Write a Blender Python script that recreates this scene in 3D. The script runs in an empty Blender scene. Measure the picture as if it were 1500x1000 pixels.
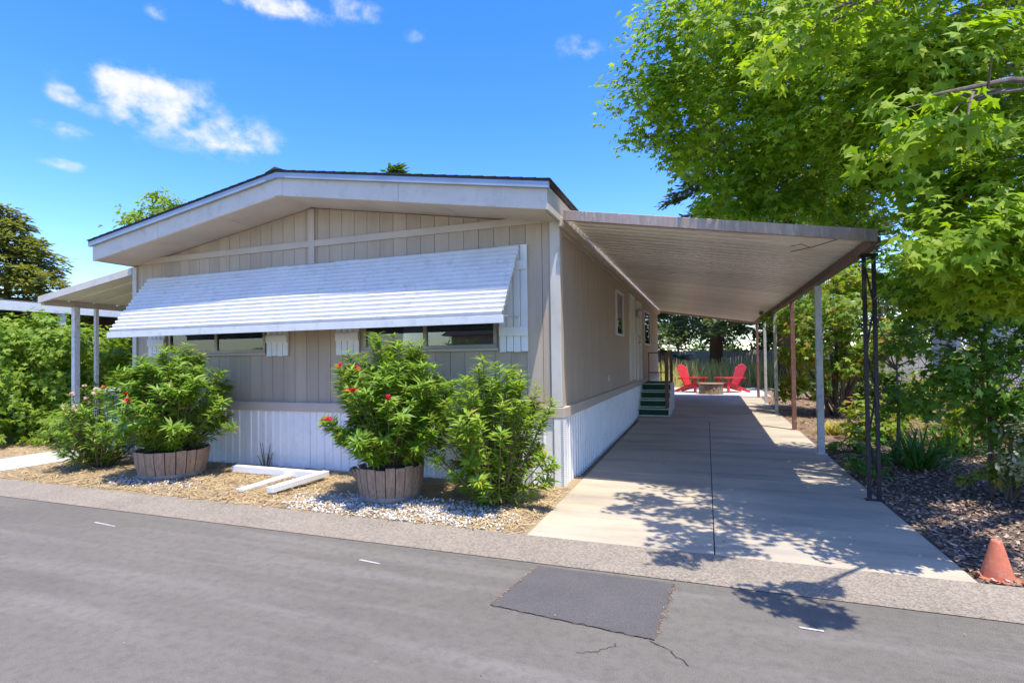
import bpy, math, random
import numpy as np
from mathutils import Vector, Matrix

R = math.radians
scene = bpy.context.scene
col = scene.collection
rng = np.random.default_rng(7)
random.seed(7)

# ------------------------------------------------------------------ camera
F_PX, YAW, PITCH, ROLL, EYE = 778.0, 20.1, 1.0, -0.76, 1.5
cd = bpy.data.cameras.new('camera')
cam = bpy.data.objects.new('camera', cd)
col.objects.link(cam)
cd.sensor_width = 36.0
cd.lens = 36.0 * F_PX / 1500.0
cd.shift_y = 12.2 / 1500.0
cd.clip_start = 0.05
cd.clip_end = 2000
cam_rot = Matrix.Rotation(R(YAW), 3, 'Z') @ Matrix.Rotation(R(90 + PITCH), 3, 'X') @ Matrix.Rotation(R(ROLL), 3, 'Z')
cam.matrix_world = Matrix.Translation((0, 0, EYE)) @ cam_rot.to_4x4()
scene.camera = cam

def at(px, py, z):
    """world point seen at photo pixel (px, py) at z metres in front of the camera"""
    v = Vector(((px - 750) / F_PX, -(py - 500 - 12.2) / F_PX, -1.0)) * z
    return cam_rot @ v + Vector((0, 0, EYE))

# ------------------------------------------------------------------ sun, sky, exposure
SUN = Vector((0.22, -0.20, 1.0)).normalized()
elev = math.asin(SUN.z)
sd = bpy.data.lights.new('sun', 'SUN')
sd.energy = 2.7
sd.angle = R(0.53)
sd.color = (1.0, 0.94, 0.82)
sun = bpy.data.objects.new('sun', sd)
col.objects.link(sun)
sun.rotation_euler = SUN.to_track_quat('Z', 'Y').to_euler()
sun.location = (4, -4, 20)

world = bpy.data.worlds.new('World')
scene.world = world
world.use_nodes = True
wt = world.node_tree
wt.nodes.clear()
def wn(t, **k):
    n = wt.nodes.new(t)
    for a, b in k.items():
        setattr(n, a, b)
    return n
def wmath(op, a, b=None, clamp=False):
    n = wn('ShaderNodeMath', operation=op, use_clamp=clamp)
    for i, v in enumerate((a, b)):
        if v is None: continue
        if isinstance(v, (int, float)): n.inputs[i].default_value = v
        else: wt.links.new(v, n.inputs[i])
    return n.outputs[0]
sky = wn('ShaderNodeTexSky', sky_type='NISHITA', sun_disc=False)
sky.sun_elevation = elev
sky.sun_rotation = math.atan2(SUN.x, SUN.y)
sky.air_density = 1.0
sky.dust_density = 0.6
sky.ozone_density = 3.0
hs = wn('ShaderNodeHueSaturation')
hs.inputs['Saturation'].default_value = 1.38
hs.inputs['Hue'].default_value = 0.517
wt.links.new(sky.outputs[0], hs.inputs['Color'])
bg = wn('ShaderNodeBackground')
bg.inputs[1].default_value = 0.15
wt.links.new(hs.outputs[0], bg.inputs[0])
tc = wn('ShaderNodeTexCoord')
sx = wn('ShaderNodeSeparateXYZ')
wt.links.new(tc.outputs['Generated'], sx.inputs[0])
az = wmath('ARCTAN2', sx.outputs[0], sx.outputs[1])
el = wmath('ARCSINE', sx.outputs[2])
cv = wn('ShaderNodeCombineXYZ')
wt.links.new(az, cv.inputs[0]); wt.links.new(wmath('MULTIPLY', el, 1.35), cv.inputs[1])
nz = wn('ShaderNodeTexNoise')
nz.inputs['Scale'].default_value = 21; nz.inputs['Detail'].default_value = 8; nz.inputs['Roughness'].default_value = 0.58
wt.links.new(cv.outputs[0], nz.inputs['Vector'])
nz2 = wn('ShaderNodeTexNoise')
nz2.inputs['Scale'].default_value = 2.6; nz2.inputs['Detail'].default_value = 3
wt.links.new(cv.outputs[0], nz2.inputs['Vector'])
def ang(px, py):
    d = (at(px, py, 1.0) - Vector((0, 0, EYE))).normalized()
    return math.atan2(d.x, d.y), math.asin(d.z)
M = None
for (px, py, rx, ry, w) in ((225, 150, 125, 62, 1.05), (330, 200, 110, 42, 1.0), (195, 125, 85, 40, 1.05), (95, 138, 48, 22, .9), (95, 188, 55, 20, .95),
                            (95, 240, 48, 13, .9), (400, 8, 110, 26, 1.0), (232, 14, 28, 22, .8), (510, 14, 60, 30, .8),
                            (850, 72, 46, 28, .75), (925, 72, 42, 30, .65), (600, 52, 30, 18, .6), (20, 170, 20, 12, .5), (760, 50, 40, 22, .35)):
    a0, e0 = ang(px, py)
    a1, _ = ang(px + rx, py); _, e1 = ang(px, py - ry)
    qa = wmath('DIVIDE', wmath('SUBTRACT', az, a0), abs(a1 - a0))
    qe = wmath('DIVIDE', wmath('SUBTRACT', el, e0), abs(e1 - e0))
    q = wmath('SQRT', wmath('ADD', wmath('MULTIPLY', qa, qa), wmath('MULTIPLY', qe, qe)))
    v = wmath('MULTIPLY', wmath('SUBTRACT', 1.42, q, True), w)
    M = v if M is None else wmath('MAXIMUM', M, v)
gen = wmath('MULTIPLY', wmath('SUBTRACT', nz2.outputs[0], 0.60, True), 2.2)      # thin stray cloud elsewhere in the sky
M = wmath('MAXIMUM', M, gen)
dens = wmath('MULTIPLY', wmath('ADD', wmath('MULTIPLY', M, 0.95), wmath('MULTIPLY', wmath('SUBTRACT', nz.outputs[0], 0.56), 3.0)), M)
mr = wn('ShaderNodeMapRange', interpolation_type='SMOOTHSTEP')
mr.inputs['From Min'].default_value = 0.10; mr.inputs['From Max'].default_value = 1.35
wt.links.new(dens, mr.inputs['Value'])
cb = wn('ShaderNodeBackground')
cb.inputs[0].default_value = (0.95, 0.96, 1.0, 1)
cb.inputs[1].default_value = 0.40
mx = wn('ShaderNodeMixShader')
wt.links.new(mr.outputs[0], mx.inputs[0]); wt.links.new(bg.outputs[0], mx.inputs[1]); wt.links.new(cb.outputs[0], mx.inputs[2])
wo = wn('ShaderNodeOutputWorld')
wt.links.new(mx.outputs[0], wo.inputs[0])

scene.view_settings.view_transform = 'Standard'
scene.view_settings.look = 'None'
scene.view_settings.exposure = 1.42
scene.view_settings.gamma = 1.0
scene.render.engine = 'CYCLES'
scene.cycles.max_bounces = 8
scene.cycles.transparent_max_bounces = 8

# ------------------------------------------------------------------ materials
MATS = {}
def nodes_of(name):
    m = bpy.data.materials.new(name); m.use_nodes = True
    t = m.node_tree
    b = t.nodes['Principled BSDF']
    MATS[name] = m
    return m, t, b
def ramp(t, fac, stops):
    r = t.nodes.new('ShaderNodeValToRGB')
    while len(r.color_ramp.elements) < len(stops): r.color_ramp.elements.new(0.5)
    for e, (p, c) in zip(r.color_ramp.elements, stops):
        e.position = p; e.color = (*c, 1)
    t.links.new(fac, r.inputs[0])
    return r.outputs[0]
def noise(t, scale, detail=5, rough=.55, vec=None, dist=0):
    n = t.nodes.new('ShaderNodeTexNoise')
    n.inputs['Scale'].default_value = scale; n.inputs['Detail'].default_value = detail
    n.inputs['Roughness'].default_value = rough; n.inputs['Distortion'].default_value = dist
    if vec is not None: t.links.new(vec, n.inputs['Vector'])
    return n.outputs[0]
def geo(t, out='Position'):
    return t.nodes.new('ShaderNodeNewGeometry').outputs[out]
def mixc(t, fac, a, b, blend='MIX'):
    n = t.nodes.new('ShaderNodeMix'); n.data_type = 'RGBA'; n.blend_type = blend
    for i, v in ((0, fac), (6, a), (7, b)):
        if isinstance(v, (int, float)): n.inputs[i].default_value = v
        elif isinstance(v, tuple): n.inputs[i].default_value = (*v, 1)
        else: t.links.new(v, n.inputs[i])
    return n.outputs[2]
def bump(t, b, h, strength, dist=.01):
    n = t.nodes.new('ShaderNodeBump'); n.inputs['Strength'].default_value = strength; n.inputs['Distance'].default_value = dist
    t.links.new(h, n.inputs['Height']); t.links.new(n.outputs[0], b.inputs['Normal'])
def dark(c, k): return tuple(x * k for x in c)
def plain(name, c, rough=.6, var=.25, scale=3.0, bmp=.15, bscale=60, metal=0, spec=.4, stretch=None, dirt=None):
    """painted / bare surface: two-scale tone variation plus fine relief, in world space"""
    m, t, b = nodes_of(name)
    pos = geo(t)
    if stretch:
        mp = t.nodes.new('ShaderNodeMapping'); mp.inputs['Scale'].default_value = stretch
        t.links.new(pos, mp.inputs[0]); pos = mp.outputs[0]
    n1 = noise(t, scale, 6, .6, pos)
    c1 = ramp(t, n1, ((.3, dark(c, 1 - var)), (.7, tuple(min(1, x * (1 + var * .6)) for x in c))))
    if dirt:
        n3 = noise(t, scale * 2.7, 8, .7, pos)
        f = ramp(t, n3, ((.52, (0, 0, 0)), (.68, (1, 1, 1))))
        c1 = mixc(t, f, c1, dirt)
    t.links.new(c1, b.inputs['Base Color'])
    b.inputs['Roughness'].default_value = rough; b.inputs['Metallic'].default_value = metal
    b.inputs['Specular IOR Level'].default_value = spec
    if bmp: bump(t, b, noise(t, bscale, 4, .6, pos), bmp)
    return m
def leafmat(name, c1, c2, c3=None, trans=.45, rough=.45, accent=None, acc=.06):
    """leaf: random tone for each leaf, light passes through"""
    m, t, b = nodes_of(name)
    ri = geo(t, 'Random Per Island')
    stops = [(.0, c1), (.55, c2)] + ([(.92, c3)] if c3 else [])
    cc = ramp(t, ri, stops)
    nn = noise(t, 1.7, 3, .5, geo(t))
    cc = mixc(t, ramp(t, nn, ((.35, (0, 0, 0)), (.7, (1, 1, 1)))), cc, mixc(t, .5, cc, c2), 'MIX')
    if accent:
        oi = t.nodes.new('ShaderNodeMath'); oi.operation = 'FRACT'
        ml = t.nodes.new('ShaderNodeMath'); ml.operation = 'MULTIPLY'; ml.inputs[1].default_value = 37.3
        t.links.new(ri, ml.inputs[0]); t.links.new(ml.outputs[0], oi.inputs[0])
        f = ramp(t, oi.outputs[0], ((1 - acc, (0, 0, 0)), (1 - acc + .01, (1, 1, 1))))
        cc = mixc(t, f, cc, accent)
    t.links.new(cc, b.inputs['Base Color'])
    b.inputs['Roughness'].default_value = rough; b.inputs['Specular IOR Level'].default_value = .35
    tr = t.nodes.new('ShaderNodeBsdfTranslucent')
    t.links.new(mixc(t, 1.0, cc, (1.0, 1.0, .45), 'MULTIPLY'), tr.inputs[0])
    ms = t.nodes.new('ShaderNodeMixShader'); ms.inputs[0].default_value = trans
    t.links.new(b.outputs[0], ms.inputs[1]); t.links.new(tr.outputs[0], ms.inputs[2])
    t.links.new(ms.outputs[0], t.nodes['Material Output'].inputs[0])
    return m

plain('siding', (.48, .385, .285), .75, .10, 1.2, .35, 40, stretch=(6, 6, .6))
plain('trim', (.54, .455, .365), .7, .10, 2, .2, 60)
plain('fascia_paint', (.60, .55, .48), .65, .08, 2, .15, 60, dirt=(.50, .45, .39))
plain('drip_metal', (.32, .37, .43), .45, .12, 3, .05, 40, metal=.3)
plain('white_paint', (.78, .78, .77), .55, .06, 3, .12, 70)
plain('old_white', (.70, .70, .68), .6, .14, 6, .2, 60, dirt=(.45, .40, .34))
plain('skirt_white', (.85, .84, .82), .45, .06, 2, .05, 30, dirt=(.74, .73, .71))
plain('awning_white', (.70, .69, .67), .4, .08, 3, .04, 30, dirt=(.56, .56, .55))
plain('shingle', (.055, .055, .06), .9, .4, 14, .6, 60)
plain('pan_metal', (.90, .83, .70), .35, .08, 1.2, .04, 20, metal=.1, stretch=(1, 5, 1), dirt=(.76, .68, .57))
def vary(name, lo, hi):
    m = MATS[name]; t = m.node_tree; b = t.nodes['Principled BSDF']
    src = b.inputs['Base Color'].links[0].from_socket
    oi = t.nodes.new('ShaderNodeObjectInfo')
    r = ramp(t, oi.outputs['Random'], ((0, (lo,) * 3), (1, (hi,) * 3)))
    t.links.new(mixc(t, 1.0, src, r, 'MULTIPLY'), b.inputs['Base Color'])
vary('pan_metal', .86, 1.08); vary('siding', .90, 1.06)
plain('carport_edge', (.42, .29, .22), .4, .25, 2.5, .05, 30, metal=.35, stretch=(5, 1, 1), dirt=(.50, .45, .40))
plain('brown_metal', (.17, .105, .08), .55, .3, 4, .15, 60, dirt=(.27, .17, .125))
plain('rust_post', (.23, .105, .075), .6, .25, 5, .15, 60, dirt=(.34, .22, .17))
plain('green_post', (.42, .45, .37), .6, .2, 6, .15, 60, dirt=(.24, .16, .12))
plain('black_iron', (.018, .016, .02), .5, .3, 6, .2, 80, dirt=(.06, .04, .035))
plain('galv', (.55, .56, .56), .4, .1, 4, .05, 40, metal=.5)
plain('bronze', (.30, .27, .22), .4, .1, 5, .05, 40, metal=.4)
plain('interior', (.30, .27, .23), .9, .1, 2, 0)
plain('blind', (.36, .34, .31), .8, .1, 3, 0)
plain('door_paint', (.66, .63, .52), .5, .06, 3, .08, 50)
plain('turf', (.02, .095, .04), .95, .4, 40, .8, 250)
plain('step_white', (.66, .65, .62), .6, .12, 5, .15, 60, dirt=(.42, .36, .30))
plain('wood_rail', (.19, .115, .08), .75, .25, 6, .3, 50, stretch=(3, 3, .6))
plain('red_paint', (.58, .03, .035), .5, .22, 9, .1, 60, dirt=(.60, .10, .09))
plain('pit_stone', (.27, .19, .125), .85, .3, 7, .5, 40)
plain('soot', (.02, .018, .016), .95, .3, 9, .3, 50)
plain('barrel_wood', (.38, .265, .18), .85, .35, 5, .5, 30, stretch=(7, 7, .8), dirt=(.12, .085, .065))
plain('hoop', (.30, .31, .33), .5, .3, 8, .2, 60, metal=.5)
plain('soil', (.05, .035, .025), .95, .4, 12, .8, 60)
plain('bark', (.16, .125, .10), .9, .35, 8, .9, 30, stretch=(3, 3, .7))
plain('bark_red', (.15, .082, .055), .9, .35, 7, .9, 25, stretch=(4, 4, .4))
plain('stem', (.17, .13, .08), .8, .3, 8, .3, 60)
plain('cone_orange', (.60, .17, .085), .6, .2, 9, .15, 60, dirt=(.62, .26, .17))
plain('fence_wood', (.50, .48, .46), .85, .25, 3, .4, 30, stretch=(5, 5, .5))
plain('brown_wall', (.075, .052, .04), .7, .2, 3, .2, 40)
plain('blue_plastic', (.015, .07, .33), .4, .1, 4, .05, 50)
plain('paint_mark', (.46, .45, .43), .7, .3, 30, .2, 80)
plain('far_house', (.52, .47, .40), .8, .1, 1, .1, 20)
plain('rubber', (.03, .03, .03), .8, .2, 6, .1, 50)
plain('dry_grass_blade', (.40, .30, .13), .8, .3, 4, 0)
plain('hill', (.07, .10, .04), .9, .3, .3, 0)
leafmat('sweetgum_leaf', (.15, .27, .014), (.28, .43, .022), (.48, .58, .05), .58, .55)
leafmat('sapling_leaf', (.09, .20, .02), (.14, .28, .025), (.20, .34, .035), .5, .45)
leafmat('bush_leaf', (.16, .29, .02), (.27, .42, .035), (.42, .52, .09), .45, .5, accent=(.50, .40, .05), acc=.03)
leafmat('oleander_leaf', (.12, .24, .02), (.22, .37, .03), (.36, .48, .08), .45, .45, accent=(.42, .33, .03), acc=.025)
leafmat('maple_leaf', (.15, .27, .02), (.24, .36, .03), (.38, .40, .05), .5, .5, accent=(.45, .27, .06), acc=.10)
leafmat('vine_leaf', (.14, .25, .02), (.25, .38, .035), (.38, .48, .07), .5, .5)
leafmat('conifer_leaf', (.07, .115, .04), (.12, .17, .06), (.18, .22, .08), .4, .7)
leafmat('cedar_leaf', (.16, .20, .04), (.26, .29, .06), (.36, .35, .09), .4, .7)
leafmat('broad_leaf', (.05, .11, .02), (.09, .17, .025), (.14, .21, .03), .4, .5)
leafmat('strap_leaf', (.06, .16, .03), (.09, .21, .04), (.14, .27, .05), .35, .4)
leafmat('variegated_leaf', (.12, .17, .07), (.30, .34, .20), (.50, .50, .36), .35, .5)
leafmat('photinia_leaf', (.16, .26, .03), (.28, .36, .05), (.42, .42, .08), .45, .4, accent=(.48, .16, .06), acc=.07)
leafmat('geranium_leaf', (.10, .23, .02), (.14, .28, .03), None, .4, .5)
leafmat('weed', (.42, .42, .10), (.58, .52, .19), (.68, .58, .30), .5, .7)
leafmat('red_petal', (.50, .012, .02), (.62, .02, .035), None, .3, .5)
leafmat('pink_petal', (.75, .42, .40), (.80, .55, .50), None, .35, .5)
leafmat('mulch', (.10, .062, .042), (.25, .17, .12), (.42, .31, .22), 0, .9, accent=(.46, .35, .26), acc=.10)
leafmat('straw', (.30, .20, .09), (.46, .33, .16), (.60, .46, .27), 0, .8)
leafmat('pebble', (.50, .48, .45), (.68, .67, .65), (.78, .78, .78), 0, .7, accent=(.30, .27, .24), acc=.15)
leafmat('litter', (.16, .085, .045), (.28, .16, .085), (.42, .29, .17), .1, .8)

def build_ground_mats():
    # asphalt
    m, t, b = nodes_of('asphalt')
    pos = geo(t)
    big = noise(t, .55, 5, .6, pos, .6)
    base = ramp(t, big, ((.3, (.140, .124, .100)), (.7, (.198, .176, .145))))
    sp = noise(t, 190, 2, .7, pos)
    base = mixc(t, .38, base, ramp(t, sp, ((.33, (.06, .041, .038)), (.5, (.13, .120, .108)), (.72, (.33, .31, .28)))))
    mp = t.nodes.new('ShaderNodeMapping'); mp.inputs['Scale'].default_value = (.25, 3.2, 1); mp.inputs['Rotation'].default_value = (0, 0, .04)
    t.links.new(pos, mp.inputs[0])
    tr = noise(t, 1.2, 5, .6, mp.outputs[0])
    base = mixc(t, ramp(t, tr, ((.48, (0, 0, 0)), (.70, (.6, .6, .6)))), base, (.235, .213, .19))
    st = noise(t, 5, 6, .7, pos)
    base = mixc(t, ramp(t, st, ((.68, (0, 0, 0)), (.78, (.6, .6, .6)))), base, (.26, .25, .235))
    t.links.new(base, b.inputs['Base Color']); b.inputs['Roughness'].default_value = .85
    b.inputs['Specular IOR Level'].default_value = .1
    mm = noise(t, 14, 6, .75, pos)
    base = mixc(t, ramp(t, mm, ((.36, (.42, .42, .42)), (.54, (0, 0, 0)))), base, (.095, .088, .081))
    sk = noise(t, 60, 4, .8, pos)
    base = mixc(t, ramp(t, sk, ((.62, (0, 0, 0)), (.70, (.45, .45, .45)))), base, (.28, .262, .24))
    t.links.new(base, b.inputs['Base Color'])
    bump(t, b, sp, .6, .008)
    # asphalt patch
    m, t, b = nodes_of('asphalt_patch')
    pos = geo(t)
    base = ramp(t, noise(t, 2.5, 6, .65, pos), ((.3, (.07, .064, .062)), (.7, (.115, .105, .10))))
    sp = noise(t, 170, 2, .7, pos)
    base = mixc(t, .5, base, ramp(t, sp, ((.33, (.04, .036, .036)), (.55, (.10, .092, .088)), (.75, (.22, .20, .19)))))
    t.links.new(base, b.inputs['Base Color']); b.inputs['Roughness'].default_value = .85
    bump(t, b, sp, .6, .006)
    # exposed aggregate gutter
    m, t, b = nodes_of('aggregate')
    pos = geo(t)
    vo = t.nodes.new('ShaderNodeTexVoronoi'); vo.inputs['Scale'].default_value = 75
    t.links.new(pos, vo.inputs['Vector'])
    base = ramp(t, noise(t, 1.3, 6, .65, pos), ((.3, (.19, .158, .118)), (.7, (.30, .25, .19))))
    sep = t.nodes.new('ShaderNodeSeparateColor'); t.links.new(vo.outputs['Color'], sep.inputs[0])
    base = mixc(t, .42, base, ramp(t, sep.outputs[0], ((.1, (.11, .095, .085)), (.5, (.24, .20, .155)), (.9, (.36, .31, .25)))))
    t.links.new(base, b.inputs['Base Color']); b.inputs['Roughness'].default_value = .85
    bump(t, b, vo.outputs['Distance'], .5, .006)
    # concrete
    for nm, ca, cb_, stain in (('concrete', (.40, .33, .235), (.52, .435, .315), (.25, .215, .175)), ('concrete_far', (.50, .47, .43), (.60, .57, .52), (.36, .34, .32))):
        m, t, b = nodes_of(nm)
        pos = geo(t)
        base = ramp(t, noise(t, .8, 7, .6, pos, .4), ((.3, ca), (.7, cb_)))
        mp = t.nodes.new('ShaderNodeMapping'); mp.inputs['Scale'].default_value = (.5, 2.2, 1); t.links.new(pos, mp.inputs[0])
        base = mixc(t, ramp(t, noise(t, 1.1, 6, .65, mp.outputs[0]), ((.44, (0, 0, 0)), (.66, (.8, .8, .8)))), base, stain)
        base = mixc(t, ramp(t, noise(t, .62, 4, .6, pos), ((.55, (0, 0, 0)), (.7, (.5, .5, .5)))), base, (.30, .31, .30))
        base = mixc(t, ramp(t, noise(t, 4, 6, .7, pos), ((.66, (0, 0, 0)), (.74, (.6, .6, .6)))), base, dark(stain, .6))
        sp = noise(t, 120, 3, .7, pos)
        base = mixc(t, .15, base, ramp(t, sp, ((.35, (.2, .18, .16)), (.65, (.62, .56, .48)))))
        t.links.new(base, b.inputs['Base Color']); b.inputs['Roughness'].default_value = .8
        bump(t, b, sp, .2, .004)
    # earth with dry leaves and straw
    for nm, ca, cb_, cc in (('earth', (.20, .145, .09), (.42, .31, .18), (.50, .40, .25)), ('mulch_ground', (.06, .043, .033), (.15, .11, .085), (.27, .20, .15)),
                            ('dry_ground', (.24, .17, .10), (.40, .29, .17), (.48, .38, .23)), ('rear_ground', (.12, .08, .05), (.24, .165, .105), (.36, .26, .17)), ('ground_far', (.17, .15, .08), (.27, .23, .12), (.34, .29, .17))):
        m, t, b = nodes_of(nm)
        pos = geo(t)
        n1 = noise(t, 3, 9, .7, pos); n2 = noise(t, 45, 5, .75, pos, 1.0)
        base = mixc(t, .55, ramp(t, n1, ((.3, ca), (.7, cb_))), ramp(t, n2, ((.32, dark(ca, .7)), (.5, cb_), (.7, cc))))
        t.links.new(base, b.inputs['Base Color']); b.inputs['Roughness'].default_value = .95
        bump(t, b, n2, .8, .02)
build_ground_mats()

def glassmat():
    m, t, b = nodes_of('glass')
    tr = t.nodes.new('ShaderNodeBsdfTransparent'); tr.inputs[0].default_value = (.72, .74, .74, 1)
    gl = t.nodes.new('ShaderNodeBsdfGlossy'); gl.inputs['Roughness'].default_value = .01
    fr = t.nodes.new('ShaderNodeFresnel'); fr.inputs[0].default_value = 1.9
    ms = t.nodes.new('ShaderNodeMixShader')
    t.links.new(fr.outputs[0], ms.inputs[0]); t.links.new(tr.outputs[0], ms.inputs[1]); t.links.new(gl.outputs[0], ms.inputs[2])
    t.links.new(ms.outputs[0], t.nodes['Material Output'].inputs[0])
glassmat()

# ------------------------------------------------------------------ mesh helpers
class MB:
    """collects shapes; build() links them as one mesh object"""
    def __init__(s): s.v = []; s.f = []
    def poly(s, pts, faces):
        o = len(s.v); s.v += [tuple(p) for p in pts]; s.f += [tuple(i + o for i in f) for f in faces]; return s
    def box(s, x0, y0, z0, x1, y1, z1):
        return s.poly([(x0, y0, z0), (x1, y0, z0), (x1, y1, z0), (x0, y1, z0), (x0, y0, z1), (x1, y0, z1), (x1, y1, z1), (x0, y1, z1)],
                      [(0, 3, 2, 1), (4, 5, 6, 7), (0, 1, 5, 4), (1, 2, 6, 5), (2, 3, 7, 6), (3, 0, 4, 7)])
    def prism(s, prof, d):
        """closed profile (3D points) swept by vector d"""
        n = len(prof); d = Vector(d)
        a = [Vector(p) for p in prof]
        return s.poly(a + [p + d for p in a], [tuple(range(n))[::-1], tuple(range(n, 2 * n))] + [(i, (i + 1) % n, n + (i + 1) % n, n + i) for i in range(n)])
    def sheet(s, prof, d):
        n = len(prof); d = Vector(d); a = [Vector(p) for p in prof]
        return s.poly(a + [p + d for p in a], [(i, i + 1, n + i + 1, n + i) for i in range(n - 1)])
    def bar(s, a, b, w, h=None, up=(0, 0, 1)):
        a = Vector(a); b = Vector(b); h = h or w
        d = (b - a).normalized(); up = Vector(up)
        if abs(d.dot(up)) > .98: up = Vector((0, 1, 0))
        x = d.cross(up).normalized() * w / 2; y = x.cross(d).normalized() * h / 2
        return s.prism([a - x - y, a + x - y, a + x + y, a - x + y], b - a)
    def tube(s, pts, radii, k=7):
        pts = [Vector(p) for p in pts]; o = len(s.v); n = len(pts)
        for i, p in enumerate(pts):
            d = (pts[min(i + 1, n - 1)] - pts[max(i - 1, 0)]).normalized()
            u = d.orthogonal() if abs(d.z) > .95 else d.cross(Vector((0, 0, 1)))
            u.normalize(); w = d.cross(u)
            r = radii[i] if hasattr(radii, '__len__') else radii
            for j in range(k):
                a = 2 * math.pi * j / k
                s.v.append(tuple(p + (u * math.cos(a) + w * math.sin(a)) * r))
        for i in range(n - 1):
            for j in range(k):
                s.f.append((o + i * k + j, o + i * k + (j + 1) % k, o + (i + 1) * k + (j + 1) % k, o + (i + 1) * k + j))
        s.f.append(tuple(o + j for j in range(k))[::-1]); s.f.append(tuple(o + (n - 1) * k + j for j in range(k)))
        return s
    def lathe(s, prof, c=(0, 0, 0), k=24):
        o = len(s.v); n = len(prof)
        for r, z in prof:
            for j in range(k):
                a = 2 * math.pi * j / k
                s.v.append((c[0] + r * math.cos(a), c[1] + r * math.sin(a), c[2] + z))
        for i in range(n - 1):
            for j in range(k):
                s.f.append((o + i * k + j, o + i * k + (j + 1) % k, o + (i + 1) * k + (j + 1) % k, o + (i + 1) * k + j))
        return s
    def build(s, name, mat, parent=None, bevel=0, smooth=False):
        me = bpy.data.meshes.new(name); me.from_pydata(s.v, [], s.f); me.update()
        if smooth:
            me.shade_smooth()
        return link(name, me, mat, parent, bevel)
def link(name, me, mat, parent=None, bevel=0):
    if mat and not me.materials: me.materials.append(MATS[mat])
    o = bpy.data.objects.new(name, me); col.objects.link(o)
    if parent is not None:
        o.parent = parent
        o.matrix_parent_inverse = Matrix.Translation(-abs_loc(parent))
    if bevel:
        b = o.modifiers.new('bevel', 'BEVEL'); b.width = bevel; b.segments = 2; b.limit_method = 'ANGLE'
    return o
def abs_loc(o):
    # a thing stands at its own place; a part is modelled in world coordinates and so sits at the origin
    return ABS.get(o.name, Vector((0, 0, 0)))
ABS = {}
def thing(name, loc, label, cat, group=None):
    o = bpy.data.objects.new(name, None); col.objects.link(o); o.location = loc
    o.empty_display_size = .2
    ABS[o.name] = Vector(loc)
    return tag(o, label, cat, group)
def tag(o, label=None, cat=None, group=None, kind=None):
    for k, v in (('label', label), ('category', cat), ('group', group), ('kind', kind)):
        if v: o[k] = v
    return o
# children are modelled in world coordinates: a part's own location is 0 and its parent inverse undoes the thing's location
def gz(y): return min(max((y - 6.0) * .010, 0), .13)

def leaves(name, tv, tf, P, N, T, S, mat, parent=None, kind='stuff'):
    """one mesh of many leaves: template verts tv (x = across, y = along, z = normal)"""
    P = np.asarray(P, float); N = np.asarray(N, float); T = np.asarray(T, float); S = np.asarray(S, float)
    N /= np.linalg.norm(N, axis=1)[:, None] + 1e-9
    T = T - N * (T * N).sum(1)[:, None]; T /= np.linalg.norm(T, axis=1)[:, None] + 1e-9
    X = np.cross(T, N)
    tv = np.asarray(tv, float); tf = np.asarray(tf, int)
    V = P[:, None, :] + S[:, None, None] * (tv[None, :, 0:1] * X[:, None, :] + tv[None, :, 1:2] * T[:, None, :] + tv[None, :, 2:3] * N[:, None, :])
    n, k = len(P), len(tv)
    Fc = (tf[None] + (np.arange(n) * k)[:, None, None]).reshape(-1, tf.shape[1])
    me = bpy.data.meshes.new(name)
    me.vertices.add(n * k); me.vertices.foreach_set('co', V.reshape(-1).astype(np.float32))
    nf = len(Fc); q = tf.shape[1]
    me.loops.add(nf * q); me.loops.foreach_set('vertex_index', Fc.reshape(-1).astype(np.int32))
    me.polygons.add(nf); me.polygons.foreach_set('loop_start', (np.arange(nf) * q).astype(np.int32))
    me.update(calc_edges=True); me.validate()
    o = link(name, me, mat, parent)
    if kind: o['kind'] = kind
    return o
# leaf templates
def star(n=5, inner=.42, droop=.12):
    v = [(0, 0, .0)]
    angs = [90 + a for a in (0, 62, 128, -62, -128)]
    tips = sorted(angs)
    lens = {90: 1.0, 152: .92, 218: .62, 28: .92, -38: .62}
    order = [-38, 28, 90, 152, 218]
    f = []
    notches = [-90] + [(order[i] + order[i + 1]) / 2 for i in range(4)] + [270]
    pts = []
    for i, a in enumerate(order):
        pts.append((notches[i], inner if i else .16)); pts.append((a, lens[a]))
    idx = []
    for a, r in pts:
        v.append((r * math.cos(R(a)) * .55, r * math.sin(R(a)) * .55, -droop * r * r)); idx.append(len(v) - 1)
    m = len(idx)
    for i in range(0, m, 2):
        f.append((0, idx[i], idx[i + 1], idx[(i + 2) % m]))
    return v, f
STAR = star()
LANCE = ([(0, 0, 0), (-.11, .42, .025), (0, .47, -.01), (.11, .42, .025), (0, 1, -.06)], [(0, 2, 1), (0, 3, 2), (2, 4, 1), (2, 3, 4)])
OVATE = ([(0, 0, 0), (-.28, .42, .05), (0, .5, -.02), (.28, .42, .05), (0, 1, -.08)], [(0, 2, 1), (0, 3, 2), (2, 4, 1), (2, 3, 4)])
SPRAY = ([(0, 0, 0), (-.16, .28, -.02), (-.05, .36, 0), (-.15, .62, -.04), (0, 1, -.1), (.15, .62, -.04), (.05, .36, 0), (.16, .28, -.02)],
         [(0, 2, 1), (0, 6, 2), (0, 7, 6), (2, 4, 3), (2, 6, 4), (6, 5, 4)])
CHIP = ([(-.5, -.22, 0), (.5, -.16, .05), (.45, .2, -.03), (-.42, .24, .06)], [(0, 1, 2, 3)])
def rv(n): 
    v = rng.normal(size=(n, 3)); return v / np.linalg.norm(v, axis=1)[:, None]

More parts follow.
